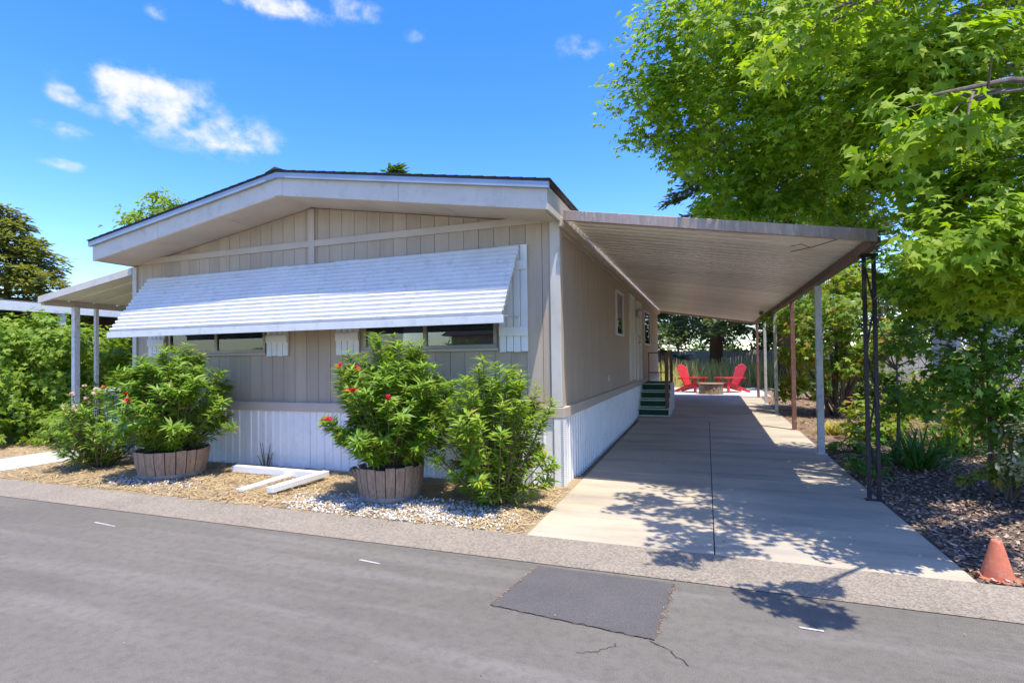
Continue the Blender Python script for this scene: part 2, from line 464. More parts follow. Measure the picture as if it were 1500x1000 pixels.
def clump_points(c, r, n, sub=10, spread=.34):
    """points through an ellipsoid, gathered round twig ends so that the outline is uneven"""
    c = np.array(c, float); r = np.array(r, float)
    d = rv(sub) * (rng.random((sub, 1)) ** .40)
    w = rng.random(sub) + .3; w /= w.sum()
    k = rng.choice(sub, n, p=w)
    off = d[k] + np.clip(rng.normal(size=(n, 3)), -1.7, 1.7) * spread * .5
    return c + off * r, off, c + d * r

# ------------------------------------------------------------------ ground, street, driveway
def ground_sheet(name, x0, x1, y0, y1, z, mat, dz=0, nx=1, ny=None):
    ny = ny or max(1, int((y1 - y0) / 1.0)) if y1 > 6 else 1
    xs = np.linspace(x0, x1, nx + 1); ys = np.linspace(y0, y1, ny + 1)
    m = MB(); m.v = [(x, y, z + gz(y)) for y in ys for x in xs]
    m.f = [(j * (nx + 1) + i, j * (nx + 1) + i + 1, (j + 1) * (nx + 1) + i + 1, (j + 1) * (nx + 1) + i) for j in range(ny) for i in range(nx)]
    return tag(m.build(name, mat), kind='structure')
ground_sheet('ground', -160, 160, -120, 220, -.05, 'ground_far', nx=8, ny=170)
ground_sheet('street', -120, 120, -5.2, 3.76, 0, 'asphalt')
m = MB().sheet([(-120, 3.74, .005), (-120, 3.9, .0065), (-120, 4.02, .004), (-120, 4.26, .022)], (240, 0, 0))
tag(m.build('gutter_strip', 'aggregate'), kind='structure')
m = MB().sheet([(-120, -5.9, .03), (-120, -5.18, .006)], (240, 0, 0))
tag(m.build('far_gutter_strip', 'aggregate'), kind='structure')
ground_sheet('garden_bed', -9.35, -1.44, 4.25, 6.6, .012, 'earth')
ground_sheet('verge', -60, -10.62, 4.25, 30, .010, 'dry_ground')
ground_sheet('side_yard', -10.7, -8.5, 6.0, 30, .004, 'dry_ground')
ground_sheet('mulch_bed', 1.55, 9, 4.25, 10.5, .010, 'mulch_ground')
ground_sheet('rear_bed', 1.55, 14, 10.5, 40, .010, 'rear_ground')
ground_sheet('rear_yard', -9, 1.6, 24.6, 40, .012, 'dry_ground')
# driveway slabs: cast panels with open joints
drv = tag(bpy.data.objects.new('driveway', None), kind='structure'); col.objects.link(drv); ABS['driveway'] = Vector((0, 0, 0))
def slab(x0, x1, y0, y1, top, mat, parent, name='slab'):
    ys = np.linspace(y0, y1, max(2, int((y1 - y0) / .8) + 1))
    m = MB(); n = len(ys)
    for y in ys:
        z = gz(y)
        m.v += [(x0, y, z - .04), (x1, y, z - .04), (x1, y, z + top), (x0, y, z + top)]
    for i in range(n - 1):
        a, b = i * 4, i * 4 + 4
        m.f += [(a + 3, a + 2, b + 2, b + 3), (a, a + 3, b + 3, b), (a + 2, a + 1, b + 1, b + 2)]
    m.f += [(0, 1, 2, 3), ((n - 1) * 4 + 3, (n - 1) * 4 + 2, (n - 1) * 4 + 1, (n - 1) * 4)]
    return m.build(name, mat, parent, bevel=.006)
J = .007
for (x0, x1) in ((-1.45, .03 - J / 2), (.03 + J / 2, 1.62)):
    for y0, y1 in ((4.262, 6.9), (6.912, 9.7), (9.712, 12.3)):
        slab(x0, x1, y0, y1, .022, 'concrete', drv)
slab(-1.52, 1.62, 12.312, 15.9, .022, 'concrete', drv); slab(-1.52, 1.62, 15.912, 19.4, .022, 'concrete', drv)
pat = tag(bpy.data.objects.new('patio', None), kind='structure'); col.objects.link(pat); ABS['patio'] = Vector((0, 0, 0))
slab(-1.7, .1, 19.42, 24.6, .024, 'concrete_far', pat); slab(.112, 2.0, 19.42, 24.6, .024, 'concrete_far', pat)
slab(-10.6, -9.4, 4.262, 6.2, .02, 'concrete_far', tag(bpy.data.objects.new('path', None), kind='structure') if False else drv, 'path_slab')
slab(-10.6, -9.4, 6.21, 8.6, .02, 'concrete_far', drv, 'path_slab')
# street patch, with debris along its open edges
pc = [at(x, y, 1) for x, y in ((788, 827), (989, 854), (959, 938), (718, 886))]
def on_ground(px, py, h=0.0):
    d = at(px, py, 1) - Vector((0, 0, EYE)); k = (h - EYE) / d.z
    return Vector((0, 0, EYE)) + d * k
pc = [on_ground(x, y) for x, y in ((788, 829), (989, 855), (959, 938), (718, 886))]
m = MB().poly([(p.x, p.y, .004) for p in pc] , [(3, 2, 1, 0)])
tag(m.build('street_patch', 'asphalt_patch'), kind='structure')
for (px, py) in ((153, 767), (541, 822), (1185, 921)):
    a = on_ground(px - 14, py - 2); b = on_ground(px + 22 if px > 1000 else px + 15, py + 4)
    m = MB(); d = (b - a); nrm = Vector((-d.y, d.x, 0)).normalized() * .011
    m.poly([(*(a + nrm).xy, .0045), (*(a - nrm).xy, .0045), (*(b - nrm * .6).xy, .0045), (*(b + nrm * .8).xy, .0045)], [(0, 1, 2, 3)])
    tag(m.build('paint_dash', 'paint_mark'), kind='structure')
# crack lines beyond the patch
def ribbon(name, pts, w, mat, z):
    m = MB(); n = len(pts)
    for i, p in enumerate(pts):
        d = (pts[min(i + 1, n - 1)] - pts[max(i - 1, 0)]); nn = Vector((-d.y, d.x, 0)).normalized() * w * (.4 + .6 * rng.random())
        m.v += [(*(p + nn).xy, z), (*(p - nn).xy, z)]
    m.f = [(2 * i, 2 * i + 1, 2 * i + 3, 2 * i + 2) for i in range(n - 1)]
    return tag(m.build(name, mat), kind='structure')
def wob(a, b, n, s): return [a.lerp(b, i / n) + Vector((rng.normal() * s, rng.normal() * s, 0)) for i in range(n + 1)]
ribbon('street_crack', wob(pc[3], pc[2], 40, .006), .003, 'soil', .006)
ribbon('street_crack', wob(pc[2], on_ground(1010, 975), 14, .012), .003, 'soil', .004)
ribbon('street_crack', wob(on_ground(850, 958), on_ground(905, 945), 12, .012), .0025, 'soil', .004)
# debris along the patch sides and gutter lip
deb_P = []
for a, b, n in ((pc[0], pc[3], 110), (pc[1], pc[2], 120)):
    for i in range(n):
        p = a.lerp(b, rng.random()); deb_P.append((p.x + rng.normal() * .010, p.y + rng.normal() * .010, .007))
for i in range(420):
    x = rng.uniform(-9, 3); deb_P.append((x, 3.75 + abs(rng.normal()) * .05 - .01, .010))
for i in range(60):
    deb_P.append((rng.uniform(-5, 2), rng.uniform(1.5, 4.2), .012))
n = len(deb_P)
leaves('leaf_litter', *CHIP, deb_P, rv(n) * .35 + np.array([0, 0, 1]), rv(n), rng.uniform(.005, .015, n), 'litter')['label'] = 'dry leaf crumbs along the street joints'

# ------------------------------------------------------------------ mobile home
XL, XR, XC = -8.72, -1.60, -5.15
YF, YB, YO = 6.0, 19.3, 5.38          # front wall, back wall, fascia plane
SL = .16                              # roof slope
def soff(x): return 3.08 + SL * (3.57 - abs(x - XC))        # underside of the gable overhang
home = thing('mobile_home', (XC, YF, 0), 'beige double-wide mobile home with low gable roof and white skirting', 'house')
WIN = [(-7.93, -5.98), (-4.30, -2.38)]   # front window openings in x
WZ0, WZ1 = 1.64, 2.66
ZB = .93                              # top of the belly band
# front siding boards, split round the windows
bx = np.linspace(XL, XR, 36)
for i in range(35):
    a, b = bx[i] + .003, bx[i + 1] - .003
    cuts = [(WZ0, WZ1)] if any(a < w1 - .02 and b > w0 + .02 for w0, w1 in WIN) else []
    segs = []
    if cuts:
        # board partly covered by a window: keep the strip beside it too
        for w0, w1 in WIN:
            if a < w1 - .02 and b > w0 + .02:
                if a < w0 - .01: segs.append((a, w0, WZ0, WZ1))
                if b > w1 + .01: segs.append((w1, b, WZ0, WZ1))
        segs += [(a, b, ZB, WZ0), (a, b, WZ1, None)]
    else: segs = [(a, b, ZB, None)]
    for (p, q, z0, z1) in segs:
        ta, tb = (soff(p) - .004, soff(q) - .004) if z1 is None else (z1, z1)
        pts = [(p, YF, z0), (q, YF, z0), (q, YF, tb), (p, YF, ta)]
        if z1 is None and p < XC < q: pts.insert(3, (XC, YF, soff(XC) - .004))
        MB().prism(pts, (0, .018, 0)).build('siding_board', 'siding', home)
# backing wall (groove bottoms) round the windows, side walls, back, floor, ceiling
m = MB(); y0, y1 = YF + .019, YF + .09
def core(xa, xb, za, zb): m.box(xa, y0, za, xb, y1, zb)
core(XL, WIN[0][0], .7, 3.07); core(WIN[0][1], WIN[1][0], .7, 3.07); core(WIN[1][1], XR, .7, 3.07)
for w in WIN: core(w[0], w[1], .7, WZ0); core(w[0], w[1], WZ1, 3.07)
m.prism([(XL, y0, 3.07), (XR, y0, 3.07), (XR, y0, soff(XR) - .005), (XC, y0, soff(XC) - .005), (XL, y0, soff(XL) - .005)], (0, .07, 0))
m.box(XL, y1, .7, XL + .08, YB, 3.3); m.box(XL, YB, .7, XR, YB + .08, 3.3)
m.box(XL, y1, .7, XR - .02, YB, .78)
m.build('wall', 'siding', home)
m = MB(); m.box(XL + .1, YF + 2.6, .8, XR - .1, YF + 2.66, 3.2); m.box(XL + .09, YF + .1, 3.2, XR - .09, YB, 3.24); m.build('interior_wall', 'interior', home)
# right side wall: grooved sheet with openings for windows
SIDE_WIN = [(10.15, 11.05, 1.93, 2.80), (14.96, 16.5, 1.85, 2.82)]
DOORS = [(12.0, 12.82, .98, 2.92, 'utility_door'), (13.32, 14.18, .86, 2.90, 'door')]
m = MB(); edges = [YF]
y = YF; step = .1017
ops = [(a, b, c, d) for a, b, c, d in SIDE_WIN] + [(a, b, c, d) for a, b, c, d, _ in DOORS]
ys = list(np.arange(YF, YB, .2035)) + [YB]
for i in range(len(ys) - 1):
    a, b = ys[i] + .004, ys[i + 1] - .004
    zs = [(ZB, 3.06)]
    for (o0, o1, z0, z1) in ops:
        if a < o1 and b > o0: zs = [(ZB, z0), (z1, 3.06)]
    for z0, z1 in zs:
        if z1 > z0: m.box(XR - .018, a, z0, XR, b, z1)
m.build('side_siding', 'siding', home)
m = MB()
prev = YF + .09
for o0, o1, z0, z1 in sorted(ops):
    m.box(XR - .09, prev, .7, XR - .019, o0, 3.3); m.box(XR - .09, o0, .7, XR - .019, o1, z0); m.box(XR - .09, o0, z1, XR - .019, o1, 3.3); prev = o1
m.box(XR - .09, prev, .7, XR - .019, YB, 3.3)
m.build('side_wall', 'siding', home)
# trim
MB().box(XL, YF - .022, 3.10, XC - .05, YF - .002, 3.19).build('trim_board', 'trim', home, .003)
MB().box(XC + .05, YF - .022, 3.10, XR - .10, YF - .002, 3.19).build('trim_board', 'trim', home, .003)
MB().box(XC - .05, YF - .025, WZ1 + .2, XC + .05, YF - .003, soff(XC) - .02).build('batten', 'trim', home, .003)
MB().box(XR - .10, YF - .03, .94, XR + .022, YF - .003, 3.10).build('corner_board', 'fascia_paint', home, .004)
MB().box(XR + .001, YF - .001, .94, XR + .022, YF + .10, 3.05).build('corner_board', 'trim', home, .003)
MB().box(XL - .02, YF - .03, .94, XL + .07, YF - .003, 3.07).build('corner_board', 'fascia_paint', home, .004)
MB().box(XL - .03, YF - .05, .81, XR + .05, YF + .02, .932).build('belly_band', 'trim', home, .005)
MB().box(XR - .02, YF + .021, .81, XR + .05, YB, .928).build('belly_band', 'trim', home, .005)
MB().box(XR + .001, YF + .10, 2.98, XR + .03, YB, 3.06).build('trim_board', 'trim', home, .003)
# skirting: ribbed sheets with corner trims
def rib_profile(L):
    pts = []; x = 0
    while x < L - .001:
        for dx, h in ((0, 0), (.075, 0), (.088, .014), (.108, .014), (.121, 0)):
            if x + dx <= L: pts.append((x + dx, h))
        x += .135
    pts.append((L, 0)); return pts
n = 6; w = (XR - XL - .1) / n
for i in range(n):
    x0 = XL + .02 + i * w
    MB().sheet([(x0 + p, YF - .018 - h, -.03) for p, h in rib_profile(w - .004)], (0, 0, .84)).build('skirting_panel', 'skirt_white', home)
n = 7; w = (YB - YF - .1) / n
for i in range(n):
    yy = YF + .07 + i * w
    MB().sheet([(XR + .018 + h, yy + p, -.03) for p, h in rib_profile(w - .004)], (0, 0, .84)).build('skirting_panel', 'skirt_white', home)
MB().box(XR - .075, YF - .045, -.03, XR + .045, YF - .001, .808).box(XR + .004, YF, -.03, XR + .045, YF + .085, .808).build('corner_trim', 'skirt_white', home, .004)
# perforated look of the corner trim: small dimples
m = MB()
for k in range(34):
    for q in range(3):
        m.box(XR + .010 + q * .011, YF - .048, .03 + k * .0225, XR + .016 + q * .011, YF - .0455, .042 + k * .0225)
m.build('vent_slots', 'drip_metal', home)
MB().box(XL, YF + .05, -.03, XL + .03, YB, .82).build('skirting_panel', 'skirt_white', home)
# roof
def top(x): return soff(x) + .275
for s, nm in ((-1, 'roof'), (1, 'roof')):
    xe = XC + s * 3.63
    pr = [(XC, YO - .045, top(XC) + .012), (xe, YO - .045, top(xe) + .012), (xe, YO - .045, top(xe) + .034), (XC, YO - .045, top(XC) + .034)]
    rf = MB().prism(pr if s > 0 else pr[::-1], (0, YB + .3 - YO, 0)).build('roof', 'shingle', home)
    # shingle butts seen along the rake: overlapping courses
    m = MB(); k = 24
    for i in range(k):
        xa = XC + s * (i * 3.63 / k); xb = XC + s * ((i + 1) * 3.63 / k + .02)
        q = [(xa, YO - .058, top(xa) + .035), (xb, YO - .058, top(xb) + .036), (xb, YO - .058, top(xb) + .046), (xa, YO - .058, top(xa) + .039)]
        m.prism(q if s > 0 else q[::-1], (0, YB + .32 - YO, 0))
    m.build('shingle_courses', 'shingle', rf)
    # drip edge
    pr = [(XC, YO - .045, top(XC) - .055), (xe, YO - .045, top(xe) - .055), (xe, YO - .045, top(xe) + .011), (XC, YO - .045, top(XC) + .011)]
    MB().prism(pr if s > 0 else pr[::-1], (0, .045, 0)).build('drip_edge', 'drip_metal', home)
    # fascia in two lengths
    for (fa, fb) in ((0.06, 1.78), (1.784, 3.60)) if s > 0 else ((.06, 2.2), (2.204, 3.60)):
        xa, xb = XC + s * fa, XC + s * fb
        pr = [(xa, YO, soff(xa)), (xb, YO, soff(xb)), (xb, YO, top(xb) - .01), (xa, YO, top(xa) - .01)]
        MB().prism(pr if s > 0 else pr[::-1], (0, .04, 0)).build('fascia_board', 'fascia_paint', home, .003)
    # sloped soffit in sheets
    for (fa, fb) in ((0.0, 1.05), (1.058, 2.3), (2.308, 3.55)):
        xa, xb = XC + s * fa, XC + s * fb
        pr = [(xa, YO + .041, soff(xa) + .005), (xb, YO + .041, soff(xb) + .005), (xb, YO + .041, soff(xb) + .022), (xa, YO + .041, soff(xa) + .022)]
        MB().prism(pr if s > 0 else pr[::-1], (0, YF + .05 - YO, 0)).build('soffit_panel', 'trim', home)
    # eave side fascia
    xs = XC + s * 3.60
    a, b = sorted((xs, xs - s * .03))
    MB().box(a, YO + .0405, soff(xs) + .003, b, YB + .2, top(xs) - .012).build('eave_fascia', 'fascia_paint', home, .003)
MB().prism([(XC - .06, YO - .004, soff(XC) - .002), (XC + .06, YO - .004, soff(XC) - .002), (XC + .06, YO - .004, top(XC) - .02), (XC - .06, YO - .004, top(XC) - .02)], (0, .046, 0)).build('fascia_cap', 'fascia_paint', home, .003)
m = MB(); pr = [(XC - .16, YO - .07, top(XC) + .015), (XC, YO - .07, top(XC) + .045), (XC + .16, YO - .07, top(XC) + .015), (XC, YO - .07, top(XC) + .075)]
m.prism(pr, (0, YB + .34 - YO, 0)).build('ridge_cap', 'shingle', home)
# windows of the front wall
def window(x0, x1, z0, z1, y, mull, left_blind=True):
    f = MB(); t = .045
    f.box(x0, y - .03, z0, x1, y + .03, z0 + t).box(x0, y - .03, z1 - t, x1, y + .03, z1).box(x0, y - .03, z0 + t, x0 + t, y + .03, z1 - t).box(x1 - t, y - .03, z0 + t, x1, y + .03, z1 - t)
    wn_ = f.build('window', 'bronze', home, .003)
    MB().box(mull - .025, y - .024, z0 + t, mull + .025, y + .02, z1 - t).build('mullion', 'bronze', wn_)
    for a, b in ((x0 + t, mull - .025), (mull + .025, x1 - t)):
        MB().box(a, y - .004, z0 + t, b, y + .002, z1 - t).build('pane', 'glass', wn_)
    MB().box(x0 - .02, y - .05, z0 - .035, x1 + .02, y - .001, z0 - .001).build('sill', 'trim', wn_, .004)
    MB().box(x0 + .02, y + .10, z0, mull - .06, y + .11, z1).build('blind', 'blind', wn_)
window(WIN[0][0], WIN[0][1], WZ0, WZ1, YF, -6.94)
window(WIN[1][0], WIN[1][1], WZ0, WZ1, YF, -3.37)
# board shutters
for (x0, x1) in ((-8.36, -7.99), (-5.94, -5.56), (-4.73, -4.36), (-2.34, -1.98)):
    z0, z1 = 1.585, 2.86
    sh = MB().box(x0, YF - .0195, z0 + .02, x1 - .012, YF - .0015, z1 - .02).build('shutter', 'white_paint', home, .002)
    for zz in (z0 + .19, z1 - .30): MB().box(x0, YF - .062, zz, x1, YF - .042, zz + .11).build('batten', 'white_paint', sh, .003)
    w = (x1 - x0 - .03) / 4
    for k in range(4):
        a = x0 + k * (w + .01)
        MB().box(a, YF - .041, z0 + (.006 if k % 2 else 0), a + w, YF - .021, z1).build('board', 'white_paint', sh, .002)
# long metal window awning
ax0, ax1 = -8.35, -2.07
def awp(t): return (YF - .03 - .60 * t, 2.84 - .86 * t)
NS = 15
aw_o = tag(MB().box(ax0, YF - .06, 2.825, ax1, YF - .023, 2.85).build('window_awning', 'awning_white', home, .003), 'long white ribbed metal awning over the front windows')
for s_ in (ax0 + .03, -5.2, ax1 - .03):
    ya, za = awp(.98)
    MB().bar((s_, YF - .03, 2.0), (s_, ya + .03, za - .015), .018, .018).build('support_arm', 'galv', aw_o)
    MB().bar((s_, YF - .065, 2.79), (s_, ya + .03, za + .0), .018, .018).build('rafter', 'galv', aw_o)
for k in range(NS):
    (ya, za), (yb, zb) = awp(k / NS), awp((k + 1) / NS + .012)
    cut = .0 + .035 * (1 - k / NS) * 0
    prof = []
    for u, hgt in ((.0, -.024), (.04, .012), (.14, .028), (.32, .033), (.48, .030), (.57, .021), (.97, -.026)):
        yy = ya + (yb - ya) * u; zz = za + (zb - za) * u
        prof.append((0, yy - hgt * .82, zz + hgt * .57))
    wobble = .012 * math.sin(k * 1.7)
    prof2 = prof + [(p[0], p[1] + .0025, p[2] - .004) for p in prof[::-1]]
    MB().prism([(ax0 + wobble * .3, p[1], p[2]) for p in prof2], (ax1 - ax0, 0, 0)).build('slat', 'awning_white', aw_o)
yb, zb = awp(1.015)
MB().box(ax0 - .02, yb - .022, zb - .075, ax1 + .02, yb - .008, zb + .012).build('valance', 'awning_white', aw_o, .003)
# side wall windows, doors, lantern, outlet
def side_window(y0, y1, z0, z1):
    t = .04; f = MB(); x0, x1 = XR - .03, XR + .022
    f.box(x0, y0, z0, x1, y1, z0 + t).box(x0, y0, z1 - t, x1, y1, z1).box(x0, y0, z0 + t, x1, y0 + t, z1 - t).box(x0, y1 - t, z0 + t, x1, y1, z1 - t)
    w_ = f.build('window', 'white_paint', home, .003)
    MB().box(XR - .008, y0 + t, z0 + t, XR - .002, y1 - t, z1 - t).build('pane', 'glass', w_)
    MB().box(XR - .16, y0, z0, XR - .15, y1, z1).build('blind', 'interior', w_)
for a in SIDE_WIN: side_window(*a)
for (a, b, c, d, nm) in DOORS:
    t = .06
    fr = MB().box(XR - .05, a, c, XR + .028, a + t, d).box(XR - .05, b - t, c, XR + .028, b, d).box(XR - .05, a + t, d - t, XR + .028, b - t, d)
    do = MB().box(XR - .03, a + t, c, XR + .006, b - t, d - t).build(nm, 'door_paint', home, .003)
    fr.build('door_frame', 'white_paint', do, .003)
    pn = MB()
    for z0, z1 in ((c + .15, c + .85), (c + 1.0, d - .2)):
        pn.box(XR + .007, a + t + .12, z0, XR + .016, b - t - .12, z1)
    pn.build('door_panel', 'door_paint', do, .006)
    if nm == 'door':
        MB().tube([(XR + .006, a + .13, c + 1.0), (XR + .06, a + .13, c + 1.0), (XR + .06, a + .13, c + 1.16), (XR + .006, a + .13, c + 1.16)], .011).build('door_handle', 'black_iron', do)
ln = MB().lathe([(.012, 0), (.06, .03), (.07, .16), (.085, .17), (.03, .23), (.0, .24)], (XR + .09, 13.08, 2.45), 10)
ln.box(XR + .0225, 13.05, 2.48, XR + .05, 13.11, 2.6).build('wall_lantern', 'galv', home)
MB().box(XR + .001, 9.05, 1.10, XR + .035, 9.15, 1.21).build('outlet_cover', 'galv', home, .006)

# ------------------------------------------------------------------ carport
cp = thing('carport', (0, 6.4, 0), 'attached metal carport with ribbed pan roof and mismatched posts', 'carport')
CX0, CX1, CY0, CY1 = -1.50, 1.50, 5.90, 19.35
def cz(x): return 3.135 - .170 * (x - CX0)
# roof pans spanning from the house to the outer beam
NP = 34; pw = (CY1 - CY0) / NP
prof = []
for (u, h) in ((0, .055), (.03, .055), (.07, .0), (.42, .0), (.45, .045), (.55, .045), (.58, .0), (.91, .0), (.95, .055), (1.0, .055)):
    prof.append((u * pw * .998, h))
pts = [(CX0, p, cz(CX0) + h) for p, h in prof]
pan_me = MB(); n = len(pts); pan_me.poly([(CX0, p, cz(CX0) + h) for p, h in prof] + [(CX1, p, cz(CX1) + h) for p, h in prof] +
    [(CX0, p, cz(CX0) + h + .003) for p, h in prof] + [(CX1, p, cz(CX1) + h + .003) for p, h in prof],
    [(i, i + 1, n + i + 1, n + i) for i in range(n - 1)] + [(2 * n + i, 3 * n + i, 3 * n + i + 1, 2 * n + i + 1) for i in range(n - 1)])
first = pan_me.build('roof_pan', 'pan_metal', cp)
first.location = (0, CY0, 0)
for k in range(1, NP):
    o = first.copy(); col.objects.link(o); o.location = (0, CY0 + k * pw, 0)
# front edge gutter, rear edge, ledger and outer beam
for yy in (CY0 - .05, CY1 + .004):
    MB().prism([(CX0, yy, cz(CX0) - .065), (CX1 + .03, yy, cz(CX1) - .065), (CX1 + .03, yy, cz(CX1) + .05), (CX0, yy, cz(CX0) + .05)], (0, .046, 0)).build('edge_channel', 'carport_edge', cp, .004)
MB().box(XR + .031, CY0 + .01, cz(XR) - .13, XR + .09, CY1, cz(XR) - .035).build('ledger', 'trim', cp, .004)
MB().box(1.48, CY0 + .002, cz(1.5) - .105, 1.57, CY1, cz(1.5) - .012).build('beam', 'brown_metal', cp, .004)
MB().box(CX1 + .002, CY0, cz(CX1) - .010, CX1 + .045, CY1, cz(CX1) + .055).build('gutter', 'carport_edge', cp, .004)
BZ = cz(1.5) - .104
def post(y, mat, label, w=.075, x=1.56):
    m = MB().box(x - w / 2, y - w / 2, gz(y) + .005, x + w / 2, y + w / 2, BZ)
    m.box(x - w * .9, y - w * .9, gz(y) + .004, x + w * .9, y + w * .9, gz(y) + .028)
    tag(m.build('post', mat, cp, .004), label)
post(8.92, 'old_white', 'peeling white square post', .085)
post(11.45, 'rust_post', 'rust brown square post')
post(14.2, 'green_post', 'pale green weathered post')
post(16.6, 'old_white', 'white post stained with rust', .07)
post(18.95, 'rust_post', 'reddish brown end post')
ir = MB()
for xx in (1.525, 1.61):
    ir.box(xx - .017, 6.30, .035, xx + .017, 6.334, BZ)
for k in range(5):
    z0 = .25 + k * .44
    a, b = (1.525, 1.61) if k % 2 else (1.61, 1.525)
    ir.tube([(a, 6.317, z0), (a * .7 + b * .3, 6.317, z0 + .1), (b * .7 + a * .3, 6.317, z0 + .3), (b, 6.317, z0 + .42)], .009, 6)
ir.box(1.49, 6.28, .02, 1.645, 6.355, .036)
ir.box(1.49, 6.285, BZ - .03, 1.645, 6.35, BZ)
tag(ir.build('post', 'black_iron', cp), 'twin-bar black wrought iron post')
# dead twig caught under the front edge
tw = MB().tube([(1.15, 6.05, 2.62), (1.0, 6.03, 2.58), (.82, 6.02, 2.55)], .005, 5).tube([(1.0, 6.03, 2.58), (.92, 6.03, 2.62), (.82, 6.02, 2.605)], .004, 5).tube([(1.15, 6.05, 2.62), (1.32, 6.0, 2.66)], .005, 5)
tag(tw.build('dead_twig', 'bark'), 'bare dead twig hanging under the carport roof edge', 'twig')

# ------------------------------------------------------------------ entry steps
st = thing('entry_steps', (-1.2, 13.2, gz(13)), 'four green carpeted steps with white nosings up to the side door', 'steps')
sx0, sx1 = XR + .06, -.86
g = gz(13)
for k in range(4):
    y0 = 12.98 + k * .27; zt = g + .03 + .185 * (k + 1)
    yend = 15.1 if k == 3 else y0 + .30
    MB().box(sx0, y0 + .012, zt - .16, sx1, y0 + .03, zt - .026).build('riser', 'turf', st)
    tr = MB().box(sx0, y0, zt - .025, sx1, yend, zt).build('tread', 'step_white', st, .004)
    MB().box(sx0 + .02, y0 + .05, zt + .0005, sx1 - .02, yend - .01, zt + .006).build('carpet', 'turf', tr)
    MB().box(sx0, y0 + .002, zt - .185, sx1, y0 + .011, zt - .155).build('riser_trim', 'step_white', st)
m = MB(); z0 = g + .022
prof = [(sx1, 12.98, z0), (sx1, 15.1, z0)] + [(sx1, 15.1, g + .74)]
for k in (3, 2, 1, 0):
    y0 = 12.98 + k * .27; zt = g + .03 + .185 * (k + 1) - .0255
    prof += [(sx1, y0, zt), (sx1, y0, zt - .185 if k else z0)]
pp = []
for p in prof:
    if not pp or (Vector(p) - Vector(pp[-1])).length > 1e-4: pp.append(p)
if (Vector(pp[0]) - Vector(pp[-1])).length < 1e-4: pp.pop()
MB().prism(pp, (.025, 0, 0)).build('stringer', 'step_white', st)
MB().prism([(sx0 - .03, *p[1:]) for p in pp], (.025, 0, 0)).build('stringer', 'step_white', st)
MB().box(sx1 - .09, 13.22, g + .2, sx1 - .005, 13.30, 1.62).build('rail_post', 'wood_rail', st, .004)
MB().box(sx1 - .085, 15.0, g + .74, sx1 - .005, 15.08, 1.66).build('rail_post', 'wood_rail', st, .004)
rl = MB()
rl.bar((sx1 - .045, 13.2, 1.60), (sx1 - .045, 15.1, 1.68), .05, .05)
rl.build('handrail', 'wood_rail', st, .004)
rl = MB(); y_ = 15.07
for z in (1.62, 1.08): rl.bar((sx0 + .02, y_, z), (sx1 - .1, y_, z), .028, .028)
for x in (sx0 + .04, sx0 + .36): rl.bar((x, y_, g + .765), (x, y_, 1.62), .025, .025)
rl.build('back_rail', 'brown_metal', st)

# ------------------------------------------------------------------ red chairs and fire pit
def adirondack(loc, rz, label):
    t = thing('adirondack_chair', (0, 0, 0), label, 'chair', 'red chairs round the fire pit')
    # faces -y: seat front at y = -.3
    for s in (-1, 1):
        MB().prism([(s * .27 - .012, -.34, .36), (s * .27 - .012, -.34, .26), (s * .27 - .012, .52, .0), (s * .27 - .012, .60, .0), (s * .27 - .012, .58, .06), (s * .27 - .012, .12, .26)], (.024, 0, 0)).build('back_leg', 'red_paint', t, .004)
        MB().box(s * .31 - .012, -.37, 0, s * .31 + .012, -.26, .53).build('front_leg', 'red_paint', t, .004)
        a, b = (s * .24, s * .40) if s > 0 else (s * .40, s * .24)
        MB().prism([(a, -.46, .532), (b, -.46, .532), (b, .02, .532), (b - (0 if s < 0 else .05), .36, .532), (a + (.05 if s < 0 else 0), .36, .532)], (0, 0, .024)).build('armrest', 'red_paint', t, .006)
    for k in range(6):
        y = -.34 + k * .088; z = .365 - k * .024
        MB().prism([(-.285, y, z), (-.285, y + .078, z - .021), (-.285, y + .078, z + .001), (-.285, y, z + .022)], (.57, 0, 0)).build('seat_slat', 'red_paint', t, .003)
    MB().box(-.40, .335, .49, .40, .36, .531).build('arm_support', 'red_paint', t, .003)
    for k in range(7):
        u = (k - 3) / 3.0; x = u * .235; xt = u * .30
        h = 1.03 - .11 * u * u
        y0, z0 = .15, .235
        y1, z1 = .15 + (h - z0) * .36, h
        MB().prism([(x - .034, y0, z0), (x + .034, y0, z0), (xt + .042, y1, z1), (xt + .02, y1 + .008, z1 + .022), (xt - .02, y1 + .008, z1 + .022), (xt - .042, y1, z1)], (0, .02, .008)).build('back_slat', 'red_paint', t, .003)
    MB().bar((-.30, .36 - .03, .66), (.30, .36 - .03, .66), .024, .06).build('back_rail', 'red_paint', t)
    t.location = loc; t.rotation_euler = (0, 0, rz)
    return t
gp = gz(22) + .0245
adirondack((-.55, 21.4, gp), R(62), 'red slatted adirondack chair on the house side of the fire pit')
adirondack((.85, 21.5, gp), R(-60), 'red slatted adirondack chair on the carport post side of the fire pit')
pit = thing('fire_pit', (.13, 20.55, gp), 'low round tan stone fire pit between the red chairs', 'fire pit')
for c in range(2):
    for k in range(14):
        a0 = 2 * math.pi * (k + .5 * c) / 14; a1 = a0 + 2 * math.pi / 14 * .96
        pr = []
        for r, aa in ((.30, a0), (.41, a0), (.42, (a0 + a1) / 2), (.41, a1), (.30, a1)):
            pr.append((.13 + r * math.cos(aa), 20.55 + r * math.sin(aa), gp + .001 + c * .17))
        MB().prism(pr, (0, 0, .165)).build('stone_block', 'pit_stone', pit, .008)
m = MB().lathe([(.0, .345), (.44, .345), (.45, .36), (.44, .385), (.0, .39)], (.13, 20.55, gp), 28); m.build('lid', 'pit_stone', pit)
